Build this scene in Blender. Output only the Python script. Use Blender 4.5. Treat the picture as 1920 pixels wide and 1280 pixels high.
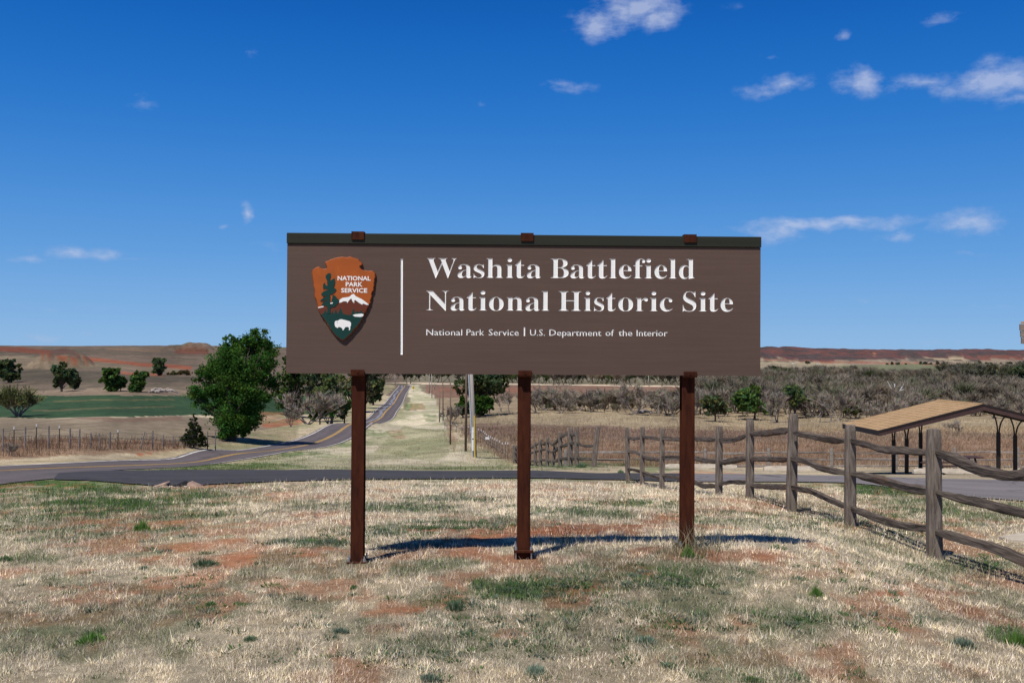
import bpy, math, random, json
import numpy as np
from mathutils import Vector, Matrix

sc = bpy.context.scene
for o in list(bpy.data.objects):
    bpy.data.objects.remove(o)
R = math.radians
rnd = random.Random(7)
nrs = np.random.RandomState(11)

# ------------------------------------------------------------------ camera
FPX = 1867.0                      # focal length in pixels of the 1920 px photograph
PITCH, ROLL = R(0.86), R(0.355)
cam_d = bpy.data.cameras.new('camera')
cam_d.lens = 35.0 * FPX / 1866.67
cam_d.sensor_width = 36.0
cam_d.clip_start = 0.1
cam_d.clip_end = 20000
cam = bpy.data.objects.new('camera', cam_d)
sc.collection.objects.link(cam)
CAMROT = Matrix.Rotation(R(90) + PITCH, 4, 'X') @ Matrix.Rotation(ROLL, 4, 'Z')
cam.matrix_world = CAMROT
sc.camera = cam
CR = np.array([[CAMROT[i][j] for j in range(3)] for i in range(3)])

# ------------------------------------------------------------------ world, sun, exposure
SUN_TO = Vector((-0.33, -0.52, 1.0)).normalized()
SUN_EL = math.asin(SUN_TO.z)
SUN_AZ = math.atan2(SUN_TO.x, SUN_TO.y)
world = bpy.data.worlds.new('World')
sc.world = world
world.use_nodes = True
wt = world.node_tree
wn, wl = wt.nodes, wt.links
bg = wn['Background']
bg.inputs['Strength'].default_value = 0.093
sky = wn.new('ShaderNodeTexSky')
sky.sky_type = 'NISHITA'
sky.sun_disc = False
sky.sun_elevation = SUN_EL
sky.sun_rotation = SUN_AZ
sky.altitude = 600
sky.air_density = 1.0
sky.dust_density = 0.15
sky.ozone_density = 4.0
hs = wn.new('ShaderNodeHueSaturation')
hs.inputs['Saturation'].default_value = 1.22
hs.inputs['Hue'].default_value = 0.508
hs.inputs['Value'].default_value = 1.0
wl.new(sky.outputs[0], hs.inputs['Color'])

# clouds, laid out by azimuth and elevation on the sky
def px_dir(px, py):
    v = CAMROT.to_3x3() @ Vector(((px - 960) / FPX, -(py - 640) / FPX, -1))
    return v.normalized()
tc = wn.new('ShaderNodeTexCoord')
sep = wn.new('ShaderNodeSeparateXYZ'); wl.new(tc.outputs['Generated'], sep.inputs[0])
def wm(op, a, b=None, c=None, clamp=False):
    n = wn.new('ShaderNodeMath'); n.operation = op; n.use_clamp = clamp
    for i, s in enumerate((a, b, c)):
        if s is None: continue
        if isinstance(s, (int, float)): n.inputs[i].default_value = s
        else: wl.new(s, n.inputs[i])
    return n.outputs[0]
az = wm('ARCTAN2', sep.outputs[0], sep.outputs[1])
el = wm('ARCSINE', sep.outputs[2])
cmb = wn.new('ShaderNodeCombineXYZ'); wl.new(az, cmb.inputs[0]); wl.new(el, cmb.inputs[1])
warp = wn.new('ShaderNodeTexNoise'); warp.inputs['Scale'].default_value = 26; warp.inputs['Detail'].default_value = 5
wl.new(cmb.outputs[0], warp.inputs['Vector'])
wsub = wn.new('ShaderNodeVectorMath'); wsub.operation = 'MULTIPLY_ADD'
wl.new(warp.outputs['Color'], wsub.inputs[0]); wsub.inputs[1].default_value = (.036, .018, 0)
wl.new(cmb.outputs[0], wsub.inputs[2])
WOFF = (.018, .009)
CLOUDS = [  # px, py, half width, half height, strength
 (1200,15,72,34,1.0),(1125,48,52,28,.9),(1220,30,40,26,.95),
 (1478,158,45,18,.85),(1430,172,38,12,.7),(1608,150,40,27,.95),
 (1880,150,62,36,1.0),(1820,160,56,22,.85),(1740,155,75,16,.62),(1905,180,50,16,.6),
 (1762,32,36,12,.55),(1580,66,18,12,.6),(1442,107,18,6,.42),(1072,162,48,12,.6),(1048,158,24,9,.55),
 (905,197,12,6,.3),(475,98,24,9,.33),(268,190,34,14,.36),(463,398,13,22,.75),(418,428,10,5,.5),
 (120,474,50,13,.62),(185,478,36,16,.68),(60,486,50,9,.5),(240,485,40,6,.4),
 (1545,422,175,12,.82),(1450,438,48,20,.85),(1680,442,30,12,.75),(1600,415,120,9,.7),(1452,418,60,10,.7),
 (1820,412,58,22,.82),(1790,424,60,10,.6),(1812,472,24,7,.4),(500,462,34,16,.34),
 (90,630,60,10,.42),(160,632,30,9,.4),(40,640,70,8,.35),(700,620,90,10,.3),(1740,640,90,9,.3),(1850,575,90,8,.22),(100,575,160,10,.25),(1640,560,140,8,.22),
 (1200,405,16,5,.3),(1390,17,30,7,.25),(-300,200,120,40,.9),(-500,420,160,20,.8),(2200,90,150,40,1.),(2300,420,200,24,.8),(2700,260,160,30,.9),(900,-250,140,50,.9),(300,-400,120,40,.7),(1700,-300,160,50,.9)]
egr = wn.new('ShaderNodeValToRGB'); er = egr.color_ramp; er.interpolation = 'B_SPLINE'
STR = 0.093
def lin(r, g, b): return tuple((((c/255+.055)/1.055)**2.4 if c > 10 else c/255/12.92) for c in (r, g, b))+(1,)
stops = [(0.0,(144,186,227)),(.03,(128,176,226)),(.08,(96,158,222)),(.15,(58,132,211)),(.22,(28,112,199)),(.30,(8,90,180)),(.40,(0,54,128)),(1.0,(0,16,44))]
while len(er.elements) < len(stops): er.elements.new(.5)
for e_, (p_, c_) in zip(er.elements, stops): e_.position = p_; e_.color = lin(*c_)
wl.new(wm('DIVIDE', wm('MAXIMUM', el, 0.0), 1.2), egr.inputs[0])
skm = wn.new('ShaderNodeMix'); skm.data_type = 'RGBA'; skm.inputs['Factor'].default_value = .95
esc = wn.new('ShaderNodeVectorMath'); esc.operation = 'SCALE'; wl.new(egr.outputs[0], esc.inputs[0]); esc.inputs['Scale'].default_value = 1/STR
wl.new(hs.outputs[0], skm.inputs['A']); wl.new(esc.outputs[0], skm.inputs['B'])
acc = None
for (px, py, hw, hh, st) in CLOUDS:
    d = px_dir(px, py)
    a0, e0 = math.atan2(d.x, d.y), math.asin(d.z)
    mp = wn.new('ShaderNodeVectorMath'); mp.operation = 'MULTIPLY_ADD'
    sx, sy = FPX / hw / 1.5, FPX / hh / 1.45
    mp.inputs[1].default_value = (sx, sy, 0)
    mp.inputs[2].default_value = (-(a0 + WOFF[0]) * sx, -(e0 + WOFF[1]) * sy, 0)
    wl.new(wsub.outputs[0], mp.inputs[0])
    ln = wn.new('ShaderNodeVectorMath'); ln.operation = 'LENGTH'; wl.new(mp.outputs[0], ln.inputs[0])
    v = wm('MULTIPLY_ADD', ln.outputs['Value'], -st, st, clamp=True)
    acc = v if acc is None else wm('MAXIMUM', acc, v)
nz = wn.new('ShaderNodeTexNoise'); nz.inputs['Scale'].default_value = 42; nz.inputs['Detail'].default_value = 9; nz.inputs['Roughness'].default_value = .62
mpn = wn.new('ShaderNodeMapping'); mpn.inputs['Scale'].default_value = (1, 1.9, 1); wl.new(cmb.outputs[0], mpn.inputs[0]); wl.new(mpn.outputs[0], nz.inputs['Vector'])
cl = wm('MULTIPLY', acc, 1.25)
cl = wm('ADD', cl, wm('MULTIPLY_ADD', nz.outputs[0], 1.7, -1.03))
acs = wm('MULTIPLY', acc, 3.2, clamp=True)
cl = wm('MULTIPLY', wm('MULTIPLY', wm('MAXIMUM', cl, 0.0), 1.15, clamp=True), acs)
cl = wm('MULTIPLY', wm('POWER', cl, 1.1), 0.62)
# soft lit / grey cloud colour
cr = wn.new('ShaderNodeValToRGB')
cr.color_ramp.elements[0].color = (.34, .45, .70, 1); cr.color_ramp.elements[1].color = (.66, .70, .84, 1)
wl.new(cl, cr.inputs[0])
csc = wn.new('ShaderNodeVectorMath'); csc.operation = 'SCALE'; wl.new(cr.outputs[0], csc.inputs[0]); csc.inputs['Scale'].default_value = 1/STR
mx = wn.new('ShaderNodeMix'); mx.data_type = 'RGBA'
wl.new(cl, mx.inputs['Factor']); wl.new(skm.outputs['Result'], mx.inputs['A']); wl.new(csc.outputs[0], mx.inputs['B'])
wl.new(mx.outputs['Result'], bg.inputs['Color'])

sun_d = bpy.data.lights.new('sun', 'SUN')
sun_d.energy = 4.8
sun_d.angle = R(0.53)
sun_d.color = (1.0, 0.95, 0.87)
sun = bpy.data.objects.new('sun', sun_d)
sun.rotation_mode = 'QUATERNION'
sun.rotation_quaternion = SUN_TO.to_track_quat('Z', 'Y')
sc.collection.objects.link(sun)

sc.render.engine = 'CYCLES'
vs = sc.view_settings
vs.view_transform = 'Standard'; vs.look = 'None'; vs.gamma = 1; vs.use_curve_mapping = False
vs.exposure = 0.0
sc.cycles.max_bounces = 6

# ------------------------------------------------------------------ helpers
ROOT = sc.collection
def link(o):
    ROOT.objects.link(o); return o
def tag(o, label=None, cat=None, group=None, kind=None):
    if label: o['label'] = label
    if cat: o['category'] = cat
    if group: o['group'] = group
    if kind: o['kind'] = kind
    return o
def empty(name, loc, rz=0.0, label=None, cat=None, group=None):
    o = bpy.data.objects.new(name, None); o.location = loc; o.rotation_euler = (0, 0, rz)
    o.empty_display_size = .2
    link(o); return tag(o, label, cat, group)
def mesh_np(name, V, F, mat, col=None, smooth=False, uv=None):
    """V (n,3); F (m,3) or (m,4) ints; col (n,3) point colours"""
    V = np.asarray(V, dtype=np.float32); F = np.asarray(F, dtype=np.int32)
    me = bpy.data.meshes.new(name)
    n, m, k = len(V), len(F), F.shape[1]
    me.vertices.add(n); me.vertices.foreach_set('co', V.ravel())
    me.loops.add(m * k); me.loops.foreach_set('vertex_index', F.ravel())
    me.polygons.add(m)
    me.polygons.foreach_set('loop_start', np.arange(0, m * k, k, dtype=np.int32))
    me.polygons.foreach_set('loop_total', np.full(m, k, dtype=np.int32))
    if smooth: me.polygons.foreach_set('use_smooth', np.ones(m, dtype=bool))
    if col is not None:
        a = me.color_attributes.new('col', 'FLOAT_COLOR', 'POINT')
        c4 = np.ones((n, 4), dtype=np.float32); c4[:, :3] = col
        a.data.foreach_set('color', c4.ravel())
    me.materials.append(mat)
    me.update(calc_edges=True)
    return me
def obj(name, me, parent=None, loc=(0, 0, 0), rot=(0, 0, 0)):
    o = bpy.data.objects.new(name, me); o.location = loc; o.rotation_euler = rot
    if parent: o.parent = parent
    return link(o)
class MB:
    """collects simple shapes into one mesh"""
    def __init__(s): s.v = []; s.f = []
    def box(s, c, h, M=None, ch=0.0):
        b = len(s.v)
        if ch > 0:
            pts = []
            for sz in (-1, 1):
                for (ax, ay) in ((-1,-1),(1,-1),(1,1),(-1,1)):
                    pts.append((ax*h[0], ay*(h[1]-ch), sz*(h[2])) if 0 else (ax, ay, sz))
            # bevelled box: three nested shells
            ring = []
            def r4(x, y, z): return [(-x,-y,z),(x,-y,z),(x,y,z),(-x,y,z)]
            def r8(x, y, z, c): return [(-x+c,-y,z),(x-c,-y,z),(x,-y+c,z),(x,y-c,z),(x-c,y,z),(-x+c,y,z),(-x,y-c,z),(-x,-y+c,z)]
            L = [r8(h[0]-ch, h[1]-ch, -h[2], ch*.01), r8(h[0], h[1], -h[2]+ch, ch), r8(h[0], h[1], h[2]-ch, ch), r8(h[0]-ch, h[1]-ch, h[2], ch*.01)]
            for l in L:
                for p in l: ring.append(p)
            P = [Vector(p) for p in ring]
            if M: P = [M @ p for p in P]
            s.v += [tuple(p + Vector(c)) for p in P]
            for k in range(3):
                for i in range(8):
                    s.f.append([b+k*8+i, b+k*8+(i+1)%8, b+(k+1)*8+(i+1)%8, b+(k+1)*8+i])
            s.f.append([b+i for i in range(7,-1,-1)]); s.f.append([b+24+i for i in range(8)])
            return
        P = [Vector((x*h[0], y*h[1], z*h[2])) for z in (-1,1) for (x,y) in ((-1,-1),(1,-1),(1,1),(-1,1))]
        if M: P = [M @ p for p in P]
        s.v += [tuple(p + Vector(c)) for p in P]
        s.f += [[b+3,b+2,b+1,b],[b+4,b+5,b+6,b+7]] + [[b+i,b+(i+1)%4,b+4+(i+1)%4,b+4+i] for i in range(4)]
    def tube(s, pts, rad, n=6, caps=True, sq=None):
        """pts: list of Vectors, rad: float or list; sq=(w,h) makes an oblong section"""
        pts = [Vector(p) for p in pts]
        if not isinstance(rad, (list, tuple)): rad = [rad]*len(pts)
        b = len(s.v); up = None
        for i, p in enumerate(pts):
            t = (pts[min(i+1,len(pts)-1)] - pts[max(i-1,0)])
            t = t.normalized() if t.length > 1e-9 else Vector((0,0,1))
            if up is None: up = Vector((0,0,1)) if abs(t.z) < .9 else Vector((0,1,0))
            x = t.cross(up).normalized(); y = x.cross(t).normalized()
            up = y if abs(t.z) >= .9 or abs(up.dot(t)) > .5 else up
            for k in range(n):
                a = 2*math.pi*(k+.5)/n
                cx, cy = math.cos(a)*rad[i], math.sin(a)*rad[i]
                if sq: cx *= sq[0]; cy *= sq[1]
                s.v.append(tuple(p + x*cx + y*cy))
        for i in range(len(pts)-1):
            for k in range(n):
                s.f.append([b+i*n+k, b+i*n+(k+1)%n, b+(i+1)*n+(k+1)%n, b+(i+1)*n+k])
        if caps:
            s.f.append([b+k for k in range(n-1,-1,-1)]); e = b+(len(pts)-1)*n
            s.f.append([e+k for k in range(n)])
    def prism(s, poly, off):
        b = len(s.v); n = len(poly)
        s.v += [tuple(p) for p in poly] + [tuple(Vector(p)+Vector(off)) for p in poly]
        s.f.append([b+i for i in range(n)]); s.f.append([b+n+i for i in range(n-1,-1,-1)])
        for i in range(n): s.f.append([b+(i+1)%n, b+i, b+n+i, b+n+(i+1)%n])
    def mesh(s, name, mat, smooth=False):
        me = bpy.data.meshes.new(name); me.from_pydata(s.v, [], s.f); me.materials.append(mat)
        if smooth:
            me.polygons.foreach_set('use_smooth', [True]*len(me.polygons))
        me.update(); return me
    def build(s, name, mat, parent=None, loc=(0,0,0), rot=(0,0,0), smooth=False):
        return obj(name, s.mesh(name, mat, smooth), parent, loc, rot)

def vnoise(x, y, seed=0):
    """smooth lattice noise in -1..1, vectorised"""
    xi = np.floor(x).astype(np.int64); yi = np.floor(y).astype(np.int64)
    xf = x - xi; yf = y - yi
    def h(a, b):
        n = (a * 374761393 + b * 668265263 + seed * 982451653) & 0x7fffffff
        n = ((n ^ (n >> 13)) * 1274126177) & 0x7fffffff
        n = n ^ (n >> 16)
        return (n & 0xffff) / 32767.5 - 1
    u = xf*xf*(3-2*xf); v = yf*yf*(3-2*yf)
    return (h(xi,yi)*(1-u)+h(xi+1,yi)*u)*(1-v) + (h(xi,yi+1)*(1-u)+h(xi+1,yi+1)*u)*v
def fbm(x, y, seed=0, o=4):
    t = 0; a = .5
    for i in range(o):
        t = t + a*vnoise(x*2**i, y*2**i, seed+i*17); a *= .5
    return t

# ------------------------------------------------------------------ materials
def new_mat(name):
    m = bpy.data.materials.new(name); m.use_nodes = True
    return m, m.node_tree.nodes, m.node_tree.links, m.node_tree.nodes['Principled BSDF']
def mat(name, c1, c2=None, rough=.8, scale=8, stretch=(1,1,1), bump=.0, bscale=None, detail=6, metal=0, spec=.3, lo=.35, hi=.65, c3=None, s3=2.0, w3=.5, bdist=.01):
    m, n, l, b = new_mat(name)
    b.inputs['Roughness'].default_value = rough
    b.inputs['Metallic'].default_value = metal
    b.inputs['Specular IOR Level'].default_value = spec
    t = n.new('ShaderNodeTexCoord'); mp = n.new('ShaderNodeMapping'); mp.inputs['Scale'].default_value = stretch
    l.new(t.outputs['Object'], mp.inputs[0])
    nz = n.new('ShaderNodeTexNoise'); nz.inputs['Scale'].default_value = scale; nz.inputs['Detail'].default_value = detail; nz.inputs['Roughness'].default_value = .62
    l.new(mp.outputs[0], nz.inputs['Vector'])
    r = n.new('ShaderNodeValToRGB'); r.color_ramp.elements[0].position = lo; r.color_ramp.elements[1].position = hi
    c2 = c2 or tuple(x*.75 for x in c1)
    r.color_ramp.elements[0].color = (*c2, 1); r.color_ramp.elements[1].color = (*c1, 1)
    l.new(nz.outputs[0], r.inputs[0])
    out = r.outputs[0]
    if c3:
        n3 = n.new('ShaderNodeTexNoise'); n3.inputs['Scale'].default_value = s3; n3.inputs['Detail'].default_value = 5
        l.new(t.outputs['Object'], n3.inputs['Vector'])
        r3 = n.new('ShaderNodeValToRGB'); r3.color_ramp.elements[0].position = w3; r3.color_ramp.elements[1].position = w3+.15
        l.new(n3.outputs[0], r3.inputs[0])
        mm = n.new('ShaderNodeMix'); mm.data_type = 'RGBA'
        l.new(r3.outputs[0], mm.inputs['Factor']); l.new(out, mm.inputs['A']); mm.inputs['B'].default_value = (*c3, 1)
        out = mm.outputs['Result']
    l.new(out, b.inputs['Base Color'])
    if bump > 0:
        bp = n.new('ShaderNodeBump'); bp.inputs['Strength'].default_value = bump; bp.inputs['Distance'].default_value = bdist
        nb = nz
        if bscale:
            nb = n.new('ShaderNodeTexNoise'); nb.inputs['Scale'].default_value = bscale; nb.inputs['Detail'].default_value = 5
            l.new(mp.outputs[0], nb.inputs['Vector'])
        l.new(nb.outputs[0], bp.inputs['Height']); l.new(bp.outputs[0], b.inputs['Normal'])
    return m
def leaf_mat(name, trans=.3):
    m, n, l, b = new_mat(name)
    at = n.new('ShaderNodeAttribute'); at.attribute_name = 'col'
    oi = n.new('ShaderNodeObjectInfo')
    h = n.new('ShaderNodeHueSaturation')
    mr = n.new('ShaderNodeMapRange'); mr.inputs['To Min'].default_value = .8; mr.inputs['To Max'].default_value = 1.2
    l.new(oi.outputs['Random'], mr.inputs['Value']); l.new(mr.outputs[0], h.inputs['Value']); l.new(at.outputs['Color'], h.inputs['Color'])
    d = n.new('ShaderNodeBsdfDiffuse'); tr = n.new('ShaderNodeBsdfTranslucent'); mxs = n.new('ShaderNodeMixShader')
    mxs.inputs[0].default_value = trans
    l.new(h.outputs[0], d.inputs[0]); l.new(h.outputs[0], tr.inputs[0])
    l.new(d.outputs[0], mxs.inputs[1]); l.new(tr.outputs[0], mxs.inputs[2])
    l.new(mxs.outputs[0], n['Material Output'].inputs['Surface'])
    return m
M = {}
M['leaf'] = leaf_mat('foliage', .38)
M['blade'] = leaf_mat('grass_blades', .22)
M['twig'] = leaf_mat('twigs', .0)
M['bark'] = mat('bark', (.14,.115,.095), (.07,.055,.045), rough=.95, scale=6, stretch=(1,1,.3), bump=.5)
M['greybark'] = mat('grey_bark', (.28,.25,.23), (.17,.145,.135), rough=.95, scale=5)
M['rail'] = mat('weathered_rail_wood', (.150,.118,.097), (.045,.035,.028), rough=.92, scale=7, stretch=(4,.35,6), bump=.9, bscale=12, lo=.34, hi=.66, c3=(.10,.058,.038), s3=1.1, w3=.58, bdist=.012)
M['fence'] = mat('weathered_post_wood', (.245,.205,.175), (.09,.07,.058), rough=.9, scale=9, stretch=(4,4,.45), bump=.9, bscale=30, lo=.36, hi=.68, c3=(.15,.085,.055), s3=1.6, w3=.6, bdist=.012)
M['pole'] = mat('pole_wood', (.19,.14,.105), (.11,.075,.055), rough=.9, scale=4, stretch=(6,6,.4))
M['greypole'] = mat('grey_pole_wood', (.34,.31,.28), (.24,.21,.19), rough=.9, scale=4, stretch=(6,6,.4))
M['board'] = None
M['rust'] = mat('weathering_steel', (.074,.022,.0105), (.034,.011,.007), rough=.85, scale=9, stretch=(3,3,.5), bump=.2, bscale=60, spec=.08, c3=(.055,.016,.009), s3=8, w3=.52)
M['olive'] = mat('olive_strip', (.021,.023,.013), (.016,.018,.011), rough=.6, scale=3, stretch=(.4,8,8))
M['white'] = mat('white_paint', (.90,.90,.88), (.86,.86,.85), rough=.55, scale=30)
M['orange'] = mat('emblem_orange', (.40,.095,.014), (.34,.08,.013), rough=.5, scale=12)
M['emblem_edge'] = mat('emblem_edge_paint', (.24,.055,.012), (.17,.04,.01), rough=.5, scale=12)
M['emblem_brown'] = mat('emblem_brown', (.13,.032,.014), (.12,.028,.013), rough=.55, scale=9)
M['emblem_green'] = mat('emblem_green', (.004,.044,.036), (.004,.036,.03), rough=.5, scale=9)
M['galv'] = mat('galvanised_steel', (.62,.64,.66), (.45,.46,.48), rough=.35, scale=40, metal=.8, spec=.5)
M['concrete'] = mat('concrete', (.52,.46,.38), (.38,.33,.27), rough=.9, scale=6, bump=.3, bscale=40)
M['redrock'] = mat('pinkish_stone', (.46,.33,.26), (.30,.19,.14), rough=.9, scale=7, bump=.6)
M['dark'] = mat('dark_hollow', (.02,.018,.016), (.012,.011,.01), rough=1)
M['shedbrown'] = mat('dark_brown_paint', (.068,.038,.036), (.052,.028,.027), rough=.6, scale=8)
M['shedblack'] = mat('dark_steel_post', (.022,.017,.016), (.015,.012,.012), rough=.6, scale=8)
M['shingle'] = mat('tan_shingle', (.45,.30,.165), (.33,.215,.115), rough=.95, scale=11, stretch=(1,1,1), bump=.3, lo=.3, hi=.7)
M['shingle2'] = mat('tan_shingle_dark', (.42,.275,.15), (.30,.20,.105), rough=.95, scale=11, bump=.3, lo=.3, hi=.7)
M['tpost'] = mat('green_steel_post', (.06,.075,.06), (.09,.05,.035), rough=.8, scale=6)
M['tposttip'] = mat('white_post_tip', (.75,.76,.78), (.6,.6,.62), rough=.7)
M['wire'] = mat('fence_wire', (.25,.24,.24), (.16,.12,.10), rough=.6, scale=3)
M['pvc'] = mat('grey_conduit', (.40,.44,.50), (.32,.36,.42), rough=.5)
M['yellow'] = mat('yellow_marker', (.55,.42,.08), (.45,.33,.06), rough=.6)
M['roadline_y'] = mat('yellow_road_paint', (.55,.33,.07), (.36,.22,.08), rough=.85, scale=1.2, lo=.3, hi=.55)
M['roadline_w'] = mat('white_road_paint', (.62,.60,.57), (.30,.28,.27), rough=.85, scale=1.0, lo=.35, hi=.55)
M['seal_sheen'] = mat('crack_seal_sheen', (.27,.275,.30), (.19,.18,.19), rough=.45, scale=.12, lo=.3, hi=.7)  # sheen on the crack sealing, put into a pale colour
M['siding'] = mat('weathered_siding', (.26,.21,.18), (.18,.14,.12), rough=.85, scale=5, stretch=(1,1,6))
M['cut'] = mat('dead_wood', (.42,.38,.35), (.26,.22,.20), rough=.9, scale=3)

# ------------------------------------------------------------------ terrain function
def ray(px, py):
    px = np.asarray(px, float); py = np.asarray(py, float)
    v = np.stack([(px-960)/FPX, -(py-640)/FPX, -np.ones_like(px)], -1)
    return v @ CR.T
def P(px, py, d):
    r = ray(px, py); return r * (d / r[1])
def project(X, Y, Z):
    v = np.stack([X, Y, Z], -1) @ CR
    w = np.maximum(-v[..., 2], 1e-6)
    return 960 + FPX*v[..., 0]/w, 640 - FPX*v[..., 1]/w
CP = [
 (0,1280,4.8),(480,1280,4.85),(960,1280,4.9),(1440,1280,4.9),(1920,1280,4.9),
 (0,1170,6.3),(960,1150,6.05),(1920,1190,6.3),
 (668,1058,7.68),(983,1047,7.72),(1292,1031,7.76),
 (0,1050,9.0),(300,1050,8.6),(1515,1014,9.0),(1300,1006,9.1),(1100,1005,9.1),(860,1014,8.9),(720,1032,8.4),
 (1748,1046,11),(1594,985,13.35),(1480,959,15.7),(1406,932,18.05),(1348,929.5,20.4),(1242,917,25.1),(1204,910,27.4),(1177,905,29.8),
 (1920,1105,8.9),(1920,1000,13.5),(1850,960,17),
 (0,970,15.5),(300,963,15.3),(600,962,13),(900,958,13.5),(1200,952,14.2),
 (0,903,31),(150,903,30),(330,915,27),(600,902,28.5),(900,899,30),
 (600,882,37),(900,883,37),(330,882,44),
 # highway
 (0,893,35),(120,886,40),(0,874,46.7),(170,866,56),(330,877,53),(442,864,64.5),(330,857,70.8),(442,844,86),
 (555,845,82.5),(555,825,110),(656,826,110),(682,811,122),(611,801,131),(706,793.5,150),(627,794,150),
 (665,797,180),(630,797,182),(720,797,182),
 (682.5,787,208),(735.5,787,208),(700,772,243),(746,772,243),(720,757,310),(755,757,310),(732.5,741,380),(761.5,741,380),(746,725,459),(770,725,459),
 (560,775,230),(500,782,190),(480,800,140),
 (800,722,470),(800,745,370),(800,783,212),(800,804,150),(790,850,74),(844,831,86),(875,846,68),(960,867,65),(900,806,125),
 (1113,875,36),(1004,873.5,55),
 (1434,884,36),(1711,894,32),(1920,894,33),(1700,928,26),(1920,938,23),
 (1440,885,50),(1620,885,50),(1690,889,45),(1890,888,45),
 (1113,858,62),(1300,835,88),(1300,802,150),(1700,822,98),(1920,812,115),
 (1000,772,212),(1190,775,205),(1400,788,190),(1650,790,180),(1920,785,190),
 (1100,724,450),(1300,728,430),(900,724,455),(1500,735,420),(1700,722,520),(1920,722,540),
 (1500,702,800),(1800,704,750),(1920,702,800),(1500,684,1500),(1900,686,1500),(1900,682,2300),(1430,682,2300),
 (1430,655,3000),(1600,657,3000),(1760,659,2900),(1840,656,2800),(1920,657,2900),
 (0,852,58),(130,846,63),(330,836,76),(0,783,115),(300,779,119),(0,741,190),(330,741,190),(430,822,101),
 (0,716,260),(60,716,255),(300,704,290),(200,716,250),(420,716,260),(100,690,420),(300,685,420),(500,700,400),
 (0,649,800),(80,651,830),(150,653,850),(250,654.5,900),(360,652,950),(440,654,1050),(530,655,1200),(640,655,1500),
 (0,653,1500),(300,655,2200),
 (760,700,900),(950,700,900),(1150,700,900),(760,668,2500),(1000,660,3000),(1200,658,3000),
]
pts = []
for (px, py, d) in CP:
    p = P(px, py, d); pts.append((p[0], p[1], p[2]))
for (azd, r, z) in [(-90,3,-1.6),(90,3,-1.7),(180,3,-1.6),(-180,3,-1.6),(-90,12,-2.2),(90,12,-2.2),(180,12,-1.8),(-180,12,-1.8),(0,1.5,-1.6),
                    (-90,60,-4),(90,60,-3.5),(180,60,-3),(-180,60,-3),(-90,500,-6),(90,500,-8),(180,500,-5),(-180,500,-5),
                    (-50,30,-4.2),(50,30,-3.4),(-50,100,-6),(50,100,-7),(-45,800,5),(45,800,-10),(-45,3000,20),(45,3000,18),(0,4800,8),(-90,4800,5),(90,4800,5),(180,4800,5),(-180,4800,5),(-30,4800,8),(30,4800,8)]:
    pts.append((r*math.sin(R(azd)), r*math.cos(R(azd)), z))
pts = np.array(pts)
KAZ = 2.2
def feat(X, Y):
    r = np.hypot(X, Y); return np.stack([KAZ*np.arctan2(X, Y), np.log(np.maximum(r, .8))], -1)
_A = feat(pts[:, 0], pts[:, 1])
def kern(d2): return .5*d2*np.log(d2 + 1e-9)
_D2 = ((_A[:, None]-_A[None])**2).sum(-1)
_n = len(_A)
_K = np.zeros((_n+3, _n+3)); _K[:_n, :_n] = kern(_D2) + np.eye(_n)*2e-5
_K[:_n, _n] = 1; _K[:_n, _n+1:] = _A; _K[_n, :_n] = 1; _K[_n+1:, :_n] = _A.T
_W = np.linalg.solve(_K, np.concatenate([pts[:, 2], np.zeros(3)]))
MOUNDS = []      # x, y, radius x, radius y, height
def Zs(X, Y):
    X = np.asarray(X, float); Y = np.asarray(Y, float); sh = X.shape
    f = feat(X.ravel(), Y.ravel()); out = np.empty(len(f))
    for i in range(0, len(f), 40000):
        c = f[i:i+40000]
        d2 = ((c[:, None]-_A[None])**2).sum(-1)
        out[i:i+40000] = kern(d2) @ _W[:_n] + _W[_n] + c @ _W[_n+1:]
    return out.reshape(sh)
def Zg(X, Y):
    X = np.asarray(X, float); Y = np.asarray(Y, float)
    z = Zs(X, Y); r = np.hypot(X, Y)
    near = np.clip(1-(r-20)/20, 0, 1)
    z = z + near*.018*fbm(X*.9, Y*.9, 3, 3) + np.clip(1-(r-8)/6, 0, 1)*.008*vnoise(X*6, Y*6, 5)
    far = np.clip((r-260)/700, 0, 1)
    z = z + far*(.0020*r*fbm(X/ (60+0*X), Y/90, 9, 5))
    far2 = np.clip((r-2200)/500, 0, 1)*np.clip((3600-r)/500, 0, 1)
    z = z + far2*np.abs(fbm(X/130, Y/200, 21, 5))*16 - far2*3
    for (mx_, my_, rx, ry, h) in MOUNDS:
        q = np.clip(1-((X-mx_)/rx)**2-((Y-my_)/ry)**2, 0, 1)
        q2 = np.clip(q*1.7, 0, 1)
        z = z + h*q2*(1 + .35*fbm(X/ (rx*.3), Y/(ry*.3), 31, 3)*(q > 0))
    return z
def z1(x, y): return float(Zg(np.array([x]), np.array([y]))[0])
_m = P(115, 668, 430); MOUNDS.append((_m[0], 430., 13, 20, 5.2))
_m = P(352, 655, 900); MOUNDS.append((_m[0], 900., 26, 30, 4.0))
_m = P(378, 655, 900); MOUNDS.append((_m[0], 890., 16, 18, 3.2))
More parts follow.
